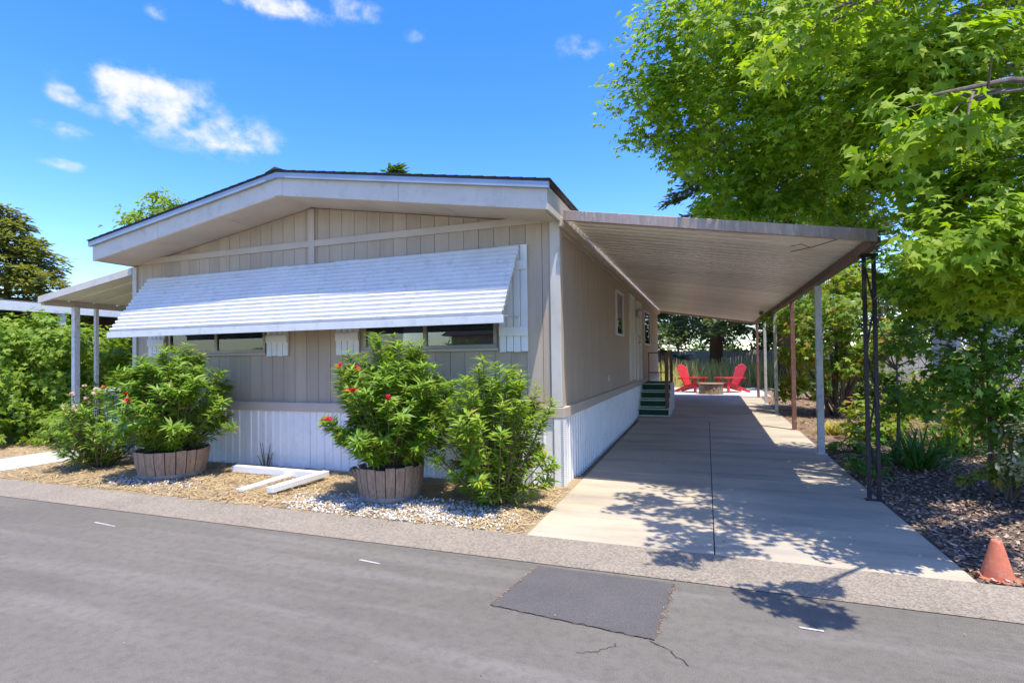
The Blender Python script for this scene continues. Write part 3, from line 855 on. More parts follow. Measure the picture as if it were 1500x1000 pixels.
MB().lathe([(.0, .05), (.295, .05)], (.13, 20.55, gp), 20).build('ash_bed', 'soot', pit)

# ------------------------------------------------------------------ left side cover, neighbour, bin
lc = thing('porch_cover', (-10.9, 7, 0), 'small sloped metal porch cover on the far side of the home', 'porch cover')
lx0, lx1, ly0, ly1 = -11.2, -8.80, 6.05, 13.0
def lz(x): return 3.03 - (lx1 - x) * .145
k = 16; w = (ly1 - ly0) / k
for i in range(k):
    y = ly0 + i * w
    MB().poly([(lx0, y, lz(lx0)), (lx1, y, lz(lx1)), (lx1, y + w * .92, lz(lx1)), (lx0, y + w * .92, lz(lx0)), (lx0, y + w * .96, lz(lx0) + .035), (lx1, y + w * .96, lz(lx1) + .035), (lx1, y + w, lz(lx1)), (lx0, y + w, lz(lx0))],
              [(0, 1, 2, 3), (3, 2, 5, 4), (4, 5, 6, 7)]).build('roof_pan', 'pan_metal', lc)
MB().prism([(lx0 - .03, ly0 - .05, lz(lx0) - .07), (lx1, ly0 - .05, lz(lx1) - .07), (lx1, ly0 - .05, lz(lx1) + .05), (lx0 - .03, ly0 - .05, lz(lx0) + .05)], (0, .048, 0)).build('edge_channel', 'fascia_paint', lc, .004)
MB().box(lx0 - .03, ly0, lz(lx0) - .10, lx0 + .05, ly1, lz(lx0) - .003).build('beam', 'trim', lc, .004)
for y, w in ((6.56, .095), (6.92, .06), (11.5, .09)):
    MB().box(-11.14 - w / 2, y - w / 2, gz(y) + .006, -11.14 + w / 2, y + w / 2, lz(lx0) - .101).build('post', 'old_white', lc, .004)
bn = thing('recycling_bin', (-9.75, 6.6, gz(6.6)), 'blue plastic wheeled bin with pale lid beside the porch posts', 'bin')
m = MB(); b0, b1 = .22, .28
m.poly([(-9.75 - b0, 6.6 - b0, .03), (-9.75 + b0, 6.6 - b0, .03), (-9.75 + b0, 6.6 + b0, .03), (-9.75 - b0, 6.6 + b0, .03), (-9.75 - b1, 6.6 - b1, 1.0), (-9.75 + b1, 6.6 - b1, 1.0), (-9.75 + b1, 6.6 + b1, 1.0), (-9.75 - b1, 6.6 + b1, 1.0)],
       [(0, 3, 2, 1), (4, 5, 6, 7), (0, 1, 5, 4), (1, 2, 6, 5), (2, 3, 7, 6), (3, 0, 4, 7)]).build('body', 'blue_plastic', bn, .015)
MB().prism([(-10.05, 6.29, 1.002), (-9.45, 6.29, 1.002), (-9.45, 6.29, 1.06), (-9.75, 6.29, 1.10), (-10.05, 6.29, 1.06)], (0, .62, 0)).build('lid', 'white_paint', bn, .01)
for s in (-1, 1): MB().tube([(-9.75 + s * .20, 6.9, .1), (-9.75 + s * .25, 6.9, .1)], .095, 14).build('wheel', 'rubber', bn)
nb = thing('neighbour_home', (-17, 11, 0), 'dark brown neighbouring home with white metal carport roof behind the hedge', 'house')
MB().box(-24, 7.2, 0, -15.6, 22, 2.75).build('wall', 'brown_wall', nb)
m = MB()
for i in range(70): m.box(-15.6, 7.2 + i * .21, .1, -15.585, 7.2 + i * .21 + .19, 2.75)
m.build('side_siding', 'brown_wall', nb)
MB().prism([(-24.3, 6.8, 2.76), (-19.8, 6.8, 3.5), (-15.3, 6.8, 2.76)], (0, 15.5, 0)).build('roof', 'shingle', nb)
for i in range(34):
    y = 5.6 + i * .42
    MB().poly([(-16.0, y, 3.02), (-13.0, y, 2.72), (-13.0, y + .36, 2.72), (-16.0, y + .36, 3.02), (-13.0, y + .39, 2.76), (-16.0, y + .39, 3.06), (-13.0, y + .42, 2.72), (-16, y + .42, 3.02)],
              [(0, 1, 2, 3), (3, 2, 4, 5), (5, 4, 6, 7)]).build('roof_pan', 'awning_white', nb)
MB().box(-13.05, 5.6, 2.60, -12.95, 19.9, 2.78).build('gutter', 'awning_white', nb, .004)
MB().prism([(-16.0, 5.55, 2.92), (-13.0, 5.55, 2.62), (-13.0, 5.55, 2.78), (-16.0, 5.55, 3.08)], (0, .045, 0)).build('edge_channel', 'awning_white', nb)
for y in (7.35, 10.5, 14): MB().box(-13.1, y, 0, -12.99, y + .11, 2.6).build('post', 'old_white', nb)

# ------------------------------------------------------------------ right-hand neighbour: lattice porch
lp = thing('lattice_porch', (5.0, 11.5, .05), 'white lattice porch screen above white skirting beyond the shrubs', 'porch')
m = MB()
ly0, ly1, z0, z1 = 9.2, 13.6, .62, 2.4
nL = 44
for s in (-1, 1):
    for k in range(-26, 52):
        a = ly0 + k * .10; pts = []
        # diagonal clipped to the panel
        t0 = max(0, (ly0 - a) if s > 0 else (a - ly1)); t1 = min(z1 - z0, (ly1 - a) if s > 0 else (a - ly0))
        if t1 - t0 > .03:
            m.bar((4.98 + s * .006, a + s * t0, z0 + t0), (4.98 + s * .006, a + s * t1, z0 + t1), .011, .034, up=(1, 0, 0))
m.build('lattice', 'white_paint', lp)
for y in (9.15, 10.6, 12.05, 13.6): MB().box(4.93, y, .1, 5.03, y + .09, 2.5).build('frame_post', 'white_paint', lp, .004)
MB().box(4.93, 9.24, 2.405, 5.03, 13.6, 2.48).box(4.93, 9.241, .54, 5.03, 13.6, .615).build('frame_rail', 'white_paint', lp, .004)
MB().sheet([(5.0 - h, 9.2 + p, .0) for p, h in rib_profile(5.8)], (0, 0, .54)).build('skirting_panel', 'skirt_white', lp)
MB().box(6.6, 9.0, .0, 10.5, 20, 3.0).build('wall', 'far_house', lp)
MB().box(5.04, 9.2, .50, 6.6, 13.6, .60).build('porch_floor', 'wood_rail', lp)
MB().prism([(5.9, 8.6, 3.0), (11.0, 8.6, 3.0), (8.4, 8.6, 3.6)], (0, 12, 0)).build('roof', 'shingle', lp)

# ------------------------------------------------------------------ back fence
fe = thing('back_fence', (2, 33, .13), 'weathered grey board fence behind the chairs', 'fence')
m = MB(); x = -9.0
while x < 14:
    h = 1.72 + rng.normal() * .015
    m.box(x, 33 + rng.normal() * .004, .14, x + .138, 33.02, .13 + h); x += .145
m.build('fence_boards', 'fence_wood', fe)
m = MB()
for k in range(10): m.box(-9 + k * 2.4, 33.03, .1, -8.91 + k * 2.4, 33.12, 1.95)
m.build('fence_posts', 'fence_wood', fe)
MB().box(-9, 33.025, .5, 14, 33.06, .59).box(-9, 33.025, 1.5, 14, 33.06, 1.59).build('fence_rails', 'fence_wood', fe)

# ------------------------------------------------------------------ traffic cone
co = thing('traffic_cone', (1.78, 4.42, .01), 'small faded orange traffic cone at the edge of the mulch', 'cone')
MB().lathe([(.088, -.01), (.085, .03), (.031, .240), (.027, .250), (.018, .250), (.016, .235)], (1.78, 4.42, .012), 24).build('cone_body', 'cone_orange', co, smooth=True)
m = MB().prism([(1.78 + .125 * math.cos(a), 4.42 + .125 * math.sin(a), .004) for a in [R(45 * i + 22.5) for i in range(8)]], (0, 0, .018)); m.build('cone_base', 'cone_orange', co, .004)

# ------------------------------------------------------------------ white lumber lying in the bed
def plank(a, b, w, h, mat, label, z=.02, dz=0):
    a = Vector((*on_ground(*a).xy, z + h / 2)); b = Vector((*on_ground(*b).xy, z + h / 2 + dz))
    o = MB().bar(a, b, w, h).build('plank', mat, None, .003)
    return tag(o, label, 'plank', 'loose white planks by the skirting')
plank((344, 692), (472, 703), .09, .085, 'white_paint', 'white painted plank lying along the skirting')
plank((352, 722), (432, 697), .13, .03, 'old_white', 'wide worn plank with peeling paint under the others', .016)
plank((395, 728), (478, 704), .10, .06, 'white_paint', 'short white plank crossing the end of the long one', .05, .02)

# ------------------------------------------------------------------ half-barrel planters
def barrel(cx, cy, r, h, label, lean=None):
    t = thing('barrel_planter', (cx, cy, .015), label, 'planter', 'half-barrel planters')
    n = 22
    for k in range(n):
        a0 = 2 * math.pi * k / n + .012; a1 = 2 * math.pi * (k + 1) / n - .012
        am = (a0 + a1) / 2
        tilt = 0; drop = rng.normal() * .008
        if lean is not None:
            dlt = abs((am - lean + math.pi) % (2 * math.pi) - math.pi)
            tilt = max(0, 1 - dlt / .9) * .10; drop -= max(0, 1 - dlt / 1.1) * .06
        m = MB(); ring = []
        for z, rr in ((0, r * .84), (h * .5, r * .95), (h + drop, r + tilt)):
            for aa, q in ((a0, 0), (a1, 0), (a1, -.028), (a0, -.028)):
                ring.append((cx + (rr + q) * math.cos(aa), cy + (rr + q) * math.sin(aa), .016 + z))
        f = [(3, 2, 1, 0), (8, 9, 10, 11)]
        for lv in (0, 4):
            for j in range(4): f.append((lv + j, lv + (j + 1) % 4, lv + 4 + (j + 1) % 4, lv + 4 + j))
        m.poly(ring, f).build('stave', 'barrel_wood', t, .003)
    for z in (.045,):
        rr = r * (.84 + .11 * z / (h * .5))
        MB().lathe([(rr + .001, z - .02), (rr + .006, z - .02), (rr + .010, z + .02), (rr + .003, z + .02)], (cx, cy, .016), 44).build('hoop', 'hoop', t)
    MB().lathe([(r * .955, 0), (r * .6, .025), (0, .04)], (cx, cy, .016 + h * .78), 20).build('soil', 'soil', t)
barrel(-6.72, 5.12, .44, .36, 'wide half-barrel planter of weathered staves with a blooming oleander nearest the porch')
barrel(-3.26, 5.0, .37, .37, 'half-barrel planter with a splayed broken stave beside the white pebbles', lean=R(190))

# ------------------------------------------------------------------ oleanders
def shrub(name, label, base, h, rad, nst, per, mat, leaf=.13, tmpl=LANCE, lift=0.0, flowers=None, stem_mat='stem', group=None, cat='shrub', low=.25, droop=.2, base_r=.12, lean=(0, 0)):
    t = thing(name, base, label, cat, group)
    bx_, by_, bz_ = base; bz_ += lift
    P, N, T, S = [], [], [], []; sm = MB(); tips = []
    for i in range(nst):
        a = rng.uniform(0, 2 * math.pi); u = math.sqrt(rng.random())
        out = np.array([math.cos(a), math.sin(a), 0])
        hh = h * (1 - .42 * u ** 2) * rng.uniform(.72, 1.06)
        if rng.random() < .3: hh *= rng.uniform(.35, .75)
        p0 = np.array([bx_, by_, bz_]) + out * base_r * u
        p1 = p0 + np.array([out[0] * rad * u * .55 + lean[0] * .4, out[1] * rad * u * .55 + lean[1] * .4, hh * .6])
        p2 = p0 + np.array([out[0] * rad * u * rng.uniform(.85, 1.1) + lean[0], out[1] * rad * u * rng.uniform(.85, 1.1) + lean[1], hh])
        pts = [((1 - s) ** 2) * p0 + 2 * s * (1 - s) * p1 + s * s * p2 for s in (0, .25, .5, .75, 1)]
        sm.tube(pts, [.009, .008, .006, .005, .003], 5)
        tips.append(p2)
        d = p2 - p1; d /= np.linalg.norm(d)
        for k in range(per):
            s = low + (1 - low) * (1 - (1 - rng.random()) ** 1.0) if rng.random() < .6 else rng.uniform(.8, 1.02)
            p = ((1 - s) ** 2) * p0 + 2 * s * (1 - s) * p1 + s * s * p2
            side = rv(1)[0]; side -= d * side.dot(d); side /= np.linalg.norm(side) + 1e-6
            tdir = side * rng.uniform(.35, .85) + d * rng.uniform(.5, 1.2) + np.array([0, 0, -droop * rng.random()])
            nrm = d * .8 - side * .4 + rv(1)[0] * .35 + np.array([0, 0, .5])
            P.append(p); T.append(tdir); N.append(nrm); S.append(leaf * rng.uniform(.65, 1.15))
    sm.build('stems', stem_mat, t)
    leaves('foliage', *tmpl, P, N, T, S, mat, t)
    if flowers:
        n_, fm, sel = flowers
        order = sorted(tips, key=sel)
        PET = ([(0, 0, 0), (-.35, .6, .15), (0, 1, .1), (.35, .6, .15)], [(0, 3, 2, 1)])
        for tip in order[:n_]:
            k = 9; pp, nn, tt, ss = [], [], [], []
            for j in range(k):
                c = tip + np.clip(rng.normal(size=3), -1.5, 1.5) * .013 + np.array([0, 0, .02])
                ax = rv(1)[0] * .6 + np.array([0, -.5, .6])
                for q in range(5):
                    aa = 2 * math.pi * q / 5
                    u1 = np.cross(ax, [1, 0, 0]); u1 /= np.linalg.norm(u1); u2 = np.cross(ax, u1); u2 /= np.linalg.norm(u2)
                    tt.append(u1 * math.cos(aa) + u2 * math.sin(aa)); pp.append(c); nn.append(ax); ss.append(.024)
            leaves('flower_cluster', *PET, pp, nn, tt, ss, fm, t, kind=None)
    return t
camd = np.array([0, 0, 1.3])
def front_left(p): return p[1] + p[0] * .35 - p[2] * .15 + rng.normal() * .12
shrub('oleander', 'bushy green oleander in the wide half-barrel with a few red blooms', (-6.72, 5.12, .33), 1.38, .66, 170, 78, 'oleander_leaf', .14, droop=0, low=.12, flowers=(3, 'red_petal', front_left), group='potted oleanders')
shrub('oleander', 'tall green oleander with red blooms in the splayed half-barrel', (-3.26, 5.0, .33), 1.42, .60, 170, 78, 'oleander_leaf', .135, droop=0, flowers=(9, 'red_petal', front_left), group='potted oleanders')
shrub('oleander_bush', 'loose yellow-green bush growing in the ground at the house corner', (-2.05, 5.1, .01), 1.48, .55, 125, 78, 'bush_leaf', .125, low=.08, droop=0)
shrub('pink_oleander', 'low oleander with pale pink flower heads beside the porch path', (-8.3, 5.2, .01), 1.16, .50, 95, 50, 'oleander_leaf', .12, droop=0, flowers=(20, 'pink_petal', lambda p: -p[2] + p[0] * .4 + rng.normal() * .1), low=.1)
# dry weed by the skirting
shrub('weed_tuft', 'thin dry weed growing against the front skirting', (-5.86, 5.86, .01), .42, .10, 7, 9, 'weed', .05, base_r=.04)

# ------------------------------------------------------------------ vine hedge at the far left
def leaf_mass(t, clumps, mat, tmpl, size, outward=.6, droop=.3, name='foliage', up=.5):
    P, N, T, S = [], [], [], []
    for (c, r, n) in clumps:
        p, off, _ = clump_points(c, r, n, sub=max(6, n // 60), spread=.42)
        P.append(p); k = len(p)
        o = off / (np.linalg.norm(off, axis=1)[:, None] + 1e-6)
        N.append(o * outward + rv(k) * .55 + np.array([0, 0, up]))
        T.append(o * .5 + rv(k) * .7 + np.array([0, 0, -droop])); S.append(size * rng.uniform(.6, 1.2, k))
    P = np.concatenate(P); P[:, 2] = np.maximum(P[:, 2], .05)
    return leaves(name, *tmpl, P, np.concatenate(N), np.concatenate(T), np.concatenate(S), mat, t)
hd = thing('vine_hedge', (-12, 7, 0), 'rambling bright green grape-like vine hedge left of the porch path', 'hedge')
cl = []
for i in range(26):
    x = rng.uniform(-15.5, -11.3); y = rng.uniform(6.0, 8.6)
    h = 2.15 + .25 * math.sin(x * 1.3) + (x + 11.3) * -.09
    for z in (.5, 1.2, h - .45): cl.append(((x, y, z), (.62, .6, .55), 330))
cl += [((-11.25, 7.9, 1.6), (.5, .6, .5), 400), ((-10.9, 8.4, 1.1), (.5, .6, .7), 500), ((-10.6, 9.2, 1.7), (.6, .5, .5), 400), ((-9.9, 10.5, 1.2), (.8, .5, .9), 700), ((-11.3, 6.2, .35), (.6, .5, .3), 350), ((-12.4, 5.7, .3), (.8, .4, .28), 400)]
leaf_mass(hd, cl, 'vine_leaf', STAR, .15)
m = MB()
for i in range(40):
    x = rng.uniform(-15, -11.2); y = rng.uniform(6.3, 8.4)
    m.tube([(x, y, 0), (x + rng.normal() * .2, y + rng.normal() * .2, .9), (x + rng.normal() * .4, y + rng.normal() * .3, 1.9)], [.014, .01, .005], 5)
m.build('stems', 'stem', hd)

# ------------------------------------------------------------------ sweetgum over the driveway
sg = thing('sweetgum_tree', (3.9, 5.9, .01), 'large bright green star-leaved tree arching over the carport and driveway', 'tree')
trunk_top = Vector((3.75, 6.0, 3.4))
MB().tube([(3.95, 5.85, -.05), (3.9, 5.9, .5), (3.82, 5.95, 1.8), trunk_top, (3.5, 6.1, 5.2), (3.3, 6.2, 7.2)], [.26, .19, .165, .14, .10, .05], 12).build('trunk', 'bark', sg, smooth=True)
# (pixel x, pixel y, depth, radii, leaves): boughs placed where they hang in the air
BO = [(968, 150, 7.0, (.70, .7, .55), 700), (1010, 60, 6.6, (.8, .8, .6), 800), (1015, 215, 7.0, (.6, .7, .45), 600), (1090, 130, 6.2, (.8, .8, .7), 1000),
      (1120, 20, 5.6, (.8, .8, .6), 900), (1050, 300, 7.4, (.55, .6, .35), 420), (1120, 250, 6.6, (.75, .7, .5), 800), (1200, 180, 5.6, (.75, .8, .65), 1000), (1180, 285, 6.4, (.6, .6, .34), 550),
      (1230, 60, 5.0, (.8, .8, .6), 900), (1340, 110, 4.2, (.65, .7, .45), 800), (1315, 205, 4.7, (.50, .6, .40), 760), (1420, 30, 4.4, (.7, .8, .6), 800),
      (1460, 170, 4.6, (.6, .7, .6), 700), (1395, 265, 3.9, (.46, .5, .36), 550), (1390, 340, 4.6, (.36, .45, .28), 380), (1420, 360, 3.5, (.45, .45, .34), 480), (1500, 300, 3.6, (.5, .5, .5), 500),
      (1395, 400, 4.4, (.42, .45, .30), 400), (1470, 430, 3.7, (.45, .45, .26), 300), (1330, 150, 6.5, (.9, .9, .8), 900), (1450, 250, 6.2, (1, .9, .8), 900), (1250, 330, 7.2, (.6, .8, .45), 500),
      (1560, 150, 5.6, (.8, .9, .8), 500), (1250, -40, 6.2, (.9, .9, .4), 420), (1450, -40, 5.6, (.9, .9, .5), 420),
      (1000, 110, 7.6, (.6, .6, .6), 450)]
# boughs whose shade falls on the driveway and gutter
BO_W = [((.55, 3.75, 3.6), (.5, .40, .4), 420), ((1.05, 3.1, 2.75), (.42, .28, .28), 300), ((1.5, 4.4, 4.3), (.8, .7, .5), 700), ((.45, 4.55, 4.5), (.55, .5, .4), 420), ((2.4, 7.6, 5.6), (1.2, 1.0, .8), 800), ((3.4, 7.8, 4.4), (1.1, 1.0, .9), 800)]
P, N, T, S = [], [], [], []
limbs = []
BL = [(at(px, py, z), r, n) for px, py, z, r, n in BO] + [(Vector(c), r, n * .55) for c, r, n in BO_W]
for c, r, n in BL:
    n = int(n * 2.2); p, off, subs = clump_points(c, r, n, sub=max(8, n // 45), spread=.40)
    P.append(p); o = off / (np.linalg.norm(off, axis=1)[:, None] + 1e-6); k = len(p)
    N.append(o * .4 + rv(k) * .5 + np.array([.1, -.25, .75]))
    T.append(o * np.array([.6, .6, .1]) + rv(k) * .55 + np.array([0, 0, -.6]))
    S.append(rng.uniform(.075, .145, k))
    # limb from the trunk, then twigs out to the leaf groups
    s0 = Vector((3.72, 6.02, 3.6)).lerp(Vector((3.35, 6.18, 6.6)), min(1, max(0, (c.z - 2.6) / 4.5)))
    if c.z < 2.9: s0 = Vector((3.78, 5.98, 2.7))
    mid = s0.lerp(c, .55) + Vector((0, 0, .35 + .1 * rng.normal()))
    q = [s0, s0.lerp(mid, .5) + Vector((0, 0, .12)), mid, mid.lerp(c, .55) + Vector((0, 0, .06)), c]
    L = (c - s0).length
    m = MB().tube(q, [.018 + .011 * L, .014 + .008 * L, .012 + .005 * L, .014, .007], 7)
    for sp in subs[:14]:
        sp = Vector(sp); j = mid.lerp(c, rng.uniform(.3, 1.0))
        m.tube([j, j.lerp(sp, .5) + Vector((0, 0, .04)), sp], [.007, .005, .003], 4)
    m.build('limb', 'bark', sg)
P = np.concatenate(P); N = np.concatenate(N); T = np.concatenate(T); S = np.concatenate(S)
# nothing grows down through the carport roof
below = (P[:, 0] < 1.95) & (P[:, 1] > 5.75) & (P[:, 2] < 3.135 - .158 * (P[:, 0] + 1.5) + .12)
P, N, T, S = P[~below], N[~below], T[~below], S[~below]
# the 300 leaves that show largest are leaves of their own, the rest one mass
fw = np.array(cam_rot @ Vector((0, 0, -1))); rt = np.array(cam_rot @ Vector((1, 0, 0))); upv = np.array(cam_rot @ Vector((0, 1, 0)))
dd = P - np.array([0, 0, EYE]); zc = dd @ fw
inn = (np.abs(dd @ rt / zc) < .95) & (np.abs(dd @ upv / zc) < .65) & (zc > .5)
key = np.where(inn, zc / S, 1e9)
order = np.argsort(key); big = order[:300]; rest = order[300:]
leaves('foliage', *STAR, P[rest], N[rest], T[rest], S[rest], 'sweetgum_leaf', sg)
lm = bpy.data.meshes.new('leaf'); lm.from_pydata(STAR[0], [], STAR[1]); lm.materials.append(MATS['sweetgum_leaf'])
for i in big:
    n_ = Vector(N[i]).normalized(); t_ = Vector(T[i]); t_ = (t_ - n_ * t_.dot(n_)).normalized(); x_ = t_.cross(n_)
    o = bpy.data.objects.new('leaf', lm); col.objects.link(o); o.parent = sg
    o.matrix_parent_inverse = Matrix.Translation(-ABS[sg.name])
    Mx = Matrix((x_, t_, n_)).transposed().to_4x4() @ Matrix.Scale(S[i], 4)
    o.matrix_basis = Matrix.Translation(P[i]) @ Mx

# young sweetgum suckers under the big tree
def sapling(base, label, clumps, size=.12, mat='sapling_leaf', group=None):
    t = thing('sapling', base, label, 'tree', group)
    tops = [Vector(c) for c, _, _ in clumps]
    hi = max(tops, key=lambda v: v.z)
    b = Vector(base)
    MB().tube([b - Vector((0, 0, .03)), b.lerp(hi, .4) + Vector((.03, .02, 0)), hi], [.028, .02, .006], 7).build('trunk', 'bark', t)
    m = MB()
    for c in tops:
        j = b.lerp(hi, min(.9, max(.2, (c.z - b.z) / (hi.z - b.z) * .8)))
        for q in range(8):
            e = c + Vector(rng.normal(size=3) * .22); m.tube([j, j.lerp(e, .5) + Vector((0, 0, .05)), e], [.010, .007, .003], 4)
    m.build('branches', 'bark', t)
    leaf_mass(t, clumps, mat, STAR, size, .4, .7)
    return t
sapling((2.75, 6.9, .01), 'young star-leaved sapling with dark dense leaves behind the iron post', [((2.45, 6.7, 1.25), (.55, .5, .45), 800), ((2.6, 6.9, 1.9), (.65, .6, .5), 900), ((2.75, 7.0, 2.5), (.6, .6, .45), 700), ((2.2, 6.9, 2.2), (.4, .4, .4), 420), ((2.9, 6.6, .9), (.4, .4, .3), 380)])
sapling((3.35, 7.1, .01), 'young star-leaved sapling with a slim pale stem before the lattice', [((3.3, 6.9, 1.3), (.5, .5, .4), 560), ((3.2, 7.0, 1.9), (.5, .5, .4), 600), ((3.5, 7.2, 2.5), (.6, .6, .5), 600)])
sapling((2.35, 8.4, .02), 'thin sapling in the shade between the white post and the iron post', [((2.3, 8.3, .9), (.3, .3, .35), 200), ((2.4, 8.5, 1.6), (.35, .35, .35), 220)])

# yellow-green maple-like tree behind the posts
def shrub_tree(name, base, label, stems, clumps, mat, tmpl, size, cat='tree', bark='bark', r0=.05):
    t = thing(name, base, label, cat)
    b = Vector(base); m = MB()
    for i in range(stems):
        c = Vector(clumps[i % len(clumps)][0]); o = Vector((rng.normal() * .12, rng.normal() * .12, 0))
        m.tube([b + o - Vector((0, 0, .05)), (b + o).lerp(c, .4) + Vector((0, 0, .15)), c], [r0, r0 * .7, r0 * .25], 6)
    m.build('trunk', bark, t)
    leaf_mass(t, clumps, mat, tmpl, size, .5, .3, 'crown')
    return t
cl = []
for px, py, z, r, n in ((1175, 440, 13, .9, 520), (1215, 500, 12.5, .9, 620), (1170, 520, 13.5, .8, 450), (1250, 450, 12, .9, 620), (1150, 470, 14, .7, 350), (1265, 540, 12, .8, 520), (1225, 400, 13, .9, 520), (1185, 570, 12.5, .6, 260), (1290, 490, 11.6, .8, 420), (1310, 420, 12, .9, 420)):
    cl.append((tuple(at(px, py, z)), (r, r, r * .75), n))
b = at(1222, 600, 12.2)
shrub_tree('maple_tree', (b.x, b.y, .07), 'yellow-green multi-stemmed small tree tinged orange beyond the brown post', 10, cl, 'maple_leaf', STAR, .20)

# shrubs of the mulch bed
b = on_ground(1358, 700)
def strap_clump(base, label, n, L, spread):
    t = thing('strap_leaf_plant', base, label, 'plant', 'strap-leaved clumps under the trees')
    for i in range(n):
        a = rng.uniform(0, 2 * math.pi); u = rng.uniform(.25, 1)
        d = Vector((math.cos(a), math.sin(a), 0)); w = .016 * rng.uniform(.8, 1.2); l = L * rng.uniform(.7, 1.1)
        sd_ = Vector((-d.y, d.x, 0)); m = MB(); o = Vector(base) + d * .08 * rng.random() + Vector((rng.normal() * .1, rng.normal() * .06, 0))
        pts = []
        for s in (0, .25, .5, .75, 1):
            p = o + d * (l * spread * u * s) + Vector((0, 0, l * (s * (1.1 - .25 * u) - .75 * u * s * s)))
            ww = w * (1 - .9 * s ** 3); pts += [p - sd_ * ww + Vector((0, 0, .004)), p, p + sd_ * ww + Vector((0, 0, .004))]
        f = []
        for k in range(4):
            f += [(3 * k, 3 * k + 1, 3 * k + 4, 3 * k + 3), (3 * k + 1, 3 * k + 2, 3 * k + 5, 3 * k + 4)]
        m.poly(pts, f).build('leaf', 'strap_leaf', t)
b = on_ground(1345, 690); strap_clump((b.x, b.y, .01), 'broad clump of arching strap leaves nearest the iron post', 120, .75, .85)
b = on_ground(1395, 672); strap_clump((b.x, b.y, .01), 'clump of arching strap leaves between iron post and variegated bush', 90, .72, .8)
b = on_ground(1322, 680); strap_clump((b.x, b.y, .01), 'smaller arching strap-leaf clump just behind the iron post', 50, .5, .8)
b = on_ground(1475, 742); 
t = thing('photinia_shrub', (b.x, b.y, .01), 'yellow-green shrub with reddish young leaves at the mulch edge', 'shrub')
c = Vector((b.x + .1, b.y + .15, 0))
leaf_mass(t, [((c.x, c.y, .62), (.28, .28, .22), 420), ((c.x + .15, c.y, .38), (.32, .3, .22), 420), ((c.x - .22, c.y - .05, .28), (.22, .2, .14), 160), ((c.x + .4, c.y + .1, .6), (.3, .3, .3), 320)], 'photinia_leaf', OVATE, .075)
m = MB()
for i in range(14):
    e = c + Vector((rng.normal() * .2 + .1, rng.normal() * .15, .65)); m.tube([(c.x + rng.normal() * .03, c.y, 0), c.lerp(e, .5), e], [.008, .006, .003], 5)
m.build('stems', 'stem', t)
t = thing('variegated_bush', (3.15, 6.25, .01), 'pale cream-variegated bush in front of the lattice porch', 'shrub')
leaf_mass(t, [((3.2, 6.4, .9), (.5, .4, .35), 700), ((3.6, 6.7, 1.15), (.5, .5, .4), 700), ((2.95, 6.3, .55), (.4, .35, .3), 450), ((3.8, 6.5, .7), (.5, .4, .45), 500)], 'variegated_leaf', OVATE, .06)
m = MB()
for i in range(16):
    e = Vector((3.3 + rng.normal() * .35, 6.45 + rng.normal() * .2, 1.0)); m.tube([(3.3 + rng.normal() * .08, 6.4, 0), Vector((3.3, 6.4, .4)).lerp(e, .5), e], [.012, .008, .004], 5)
m.build('stems', 'stem', t)
for px, py, lab in ((1240, 668, 'lime green geranium-like ground plant beside the white post'), (1268, 702, 'low lime green ground plant at the foot of the iron post'), (1290, 655, 'lime green leafy ground plant behind the iron post')):
    b = on_ground(px, py); t = thing('ground_plant', (b.x, b.y, .01), lab, 'plant')
    leaf_mass(t, [((b.x, b.y, .14), (.26, .22, .13), 150), ((b.x + .15, b.y + .15, .2), (.2, .2, .15), 110)], 'geranium_leaf', STAR, .10, .2, .0, up=1)
    m = MB()
    for i in range(8): m.tube([(b.x, b.y, 0), (b.x + rng.normal() * .12, b.y + rng.normal() * .12, .16)], .004, 4)
    m.build('stems', 'stem', t)
b = on_ground(1218, 640); t = thing('grass_tuft', (b.x, b.y, .02), 'fountain of dry ornamental grass beside the white post', 'grass')
k = 260; a = rng.uniform(0, 2 * math.pi, k); P0 = np.stack([b.x + rng.normal(size=k) * .06, b.y + rng.normal(size=k) * .06, np.full(k, .02)], 1)
leaves('blades', [(-.02, 0, 0), (.02, 0, 0), (.012, .6, .1), (-.012, .6, .1), (0, 1, .32)], [(0, 1, 2, 3), (3, 2, 4, 4)][:1], P0, np.stack([np.cos(a), np.sin(a), np.full(k, -.6)], 1), np.stack([np.cos(a) * .5, np.sin(a) * .5, np.ones(k)], 1), rng.uniform(.3, .6, k), 'weed', t)
# darker shrubs at the back right
for (x, y, h, r, lab) in ((2.7, 10.6, .7, .55, 'low leafy shrub beside the white carport post bed'), (3.7, 9.3, 1.0, .7, 'rounded green shrub before the lattice porch skirting'), (4.2, 11.8, 1.5, .7, 'upright green shrub hiding the end of the lattice porch'), (4.0, 15.5, 1.0, .8, 'dark leafy shrub behind the maple-like tree'), (3.2, 18.5, .7, .6, 'low dark shrub near the far carport post'), (4.6, 20.5, 1.5, 1.0, 'large dark shrub below the redwoods'), (6.2, 17.5, 2.0, 1.2, 'tall dark shrub at the neighbouring wall')):
    t = thing('background_shrub', (x, y, gz(y)), lab, 'shrub')
    leaf_mass(t, [((x, y, h * .55 + gz(y)), (r, r, h * .5), 700), ((x + .4, y + .3, h * .8), (r * .6, r * .6, h * .3), 350)], 'maple_leaf' if y < 13 else 'broad_leaf', OVATE, .13 if y < 13 else .16)
    m = MB()
    for i in range(8): m.tube([(x + rng.normal() * .1, y, gz(y) - .02), (x + rng.normal() * .3, y + rng.normal() * .3, h * .8)], [.02, .006], 5)
    m.build('stems', 'stem', t)

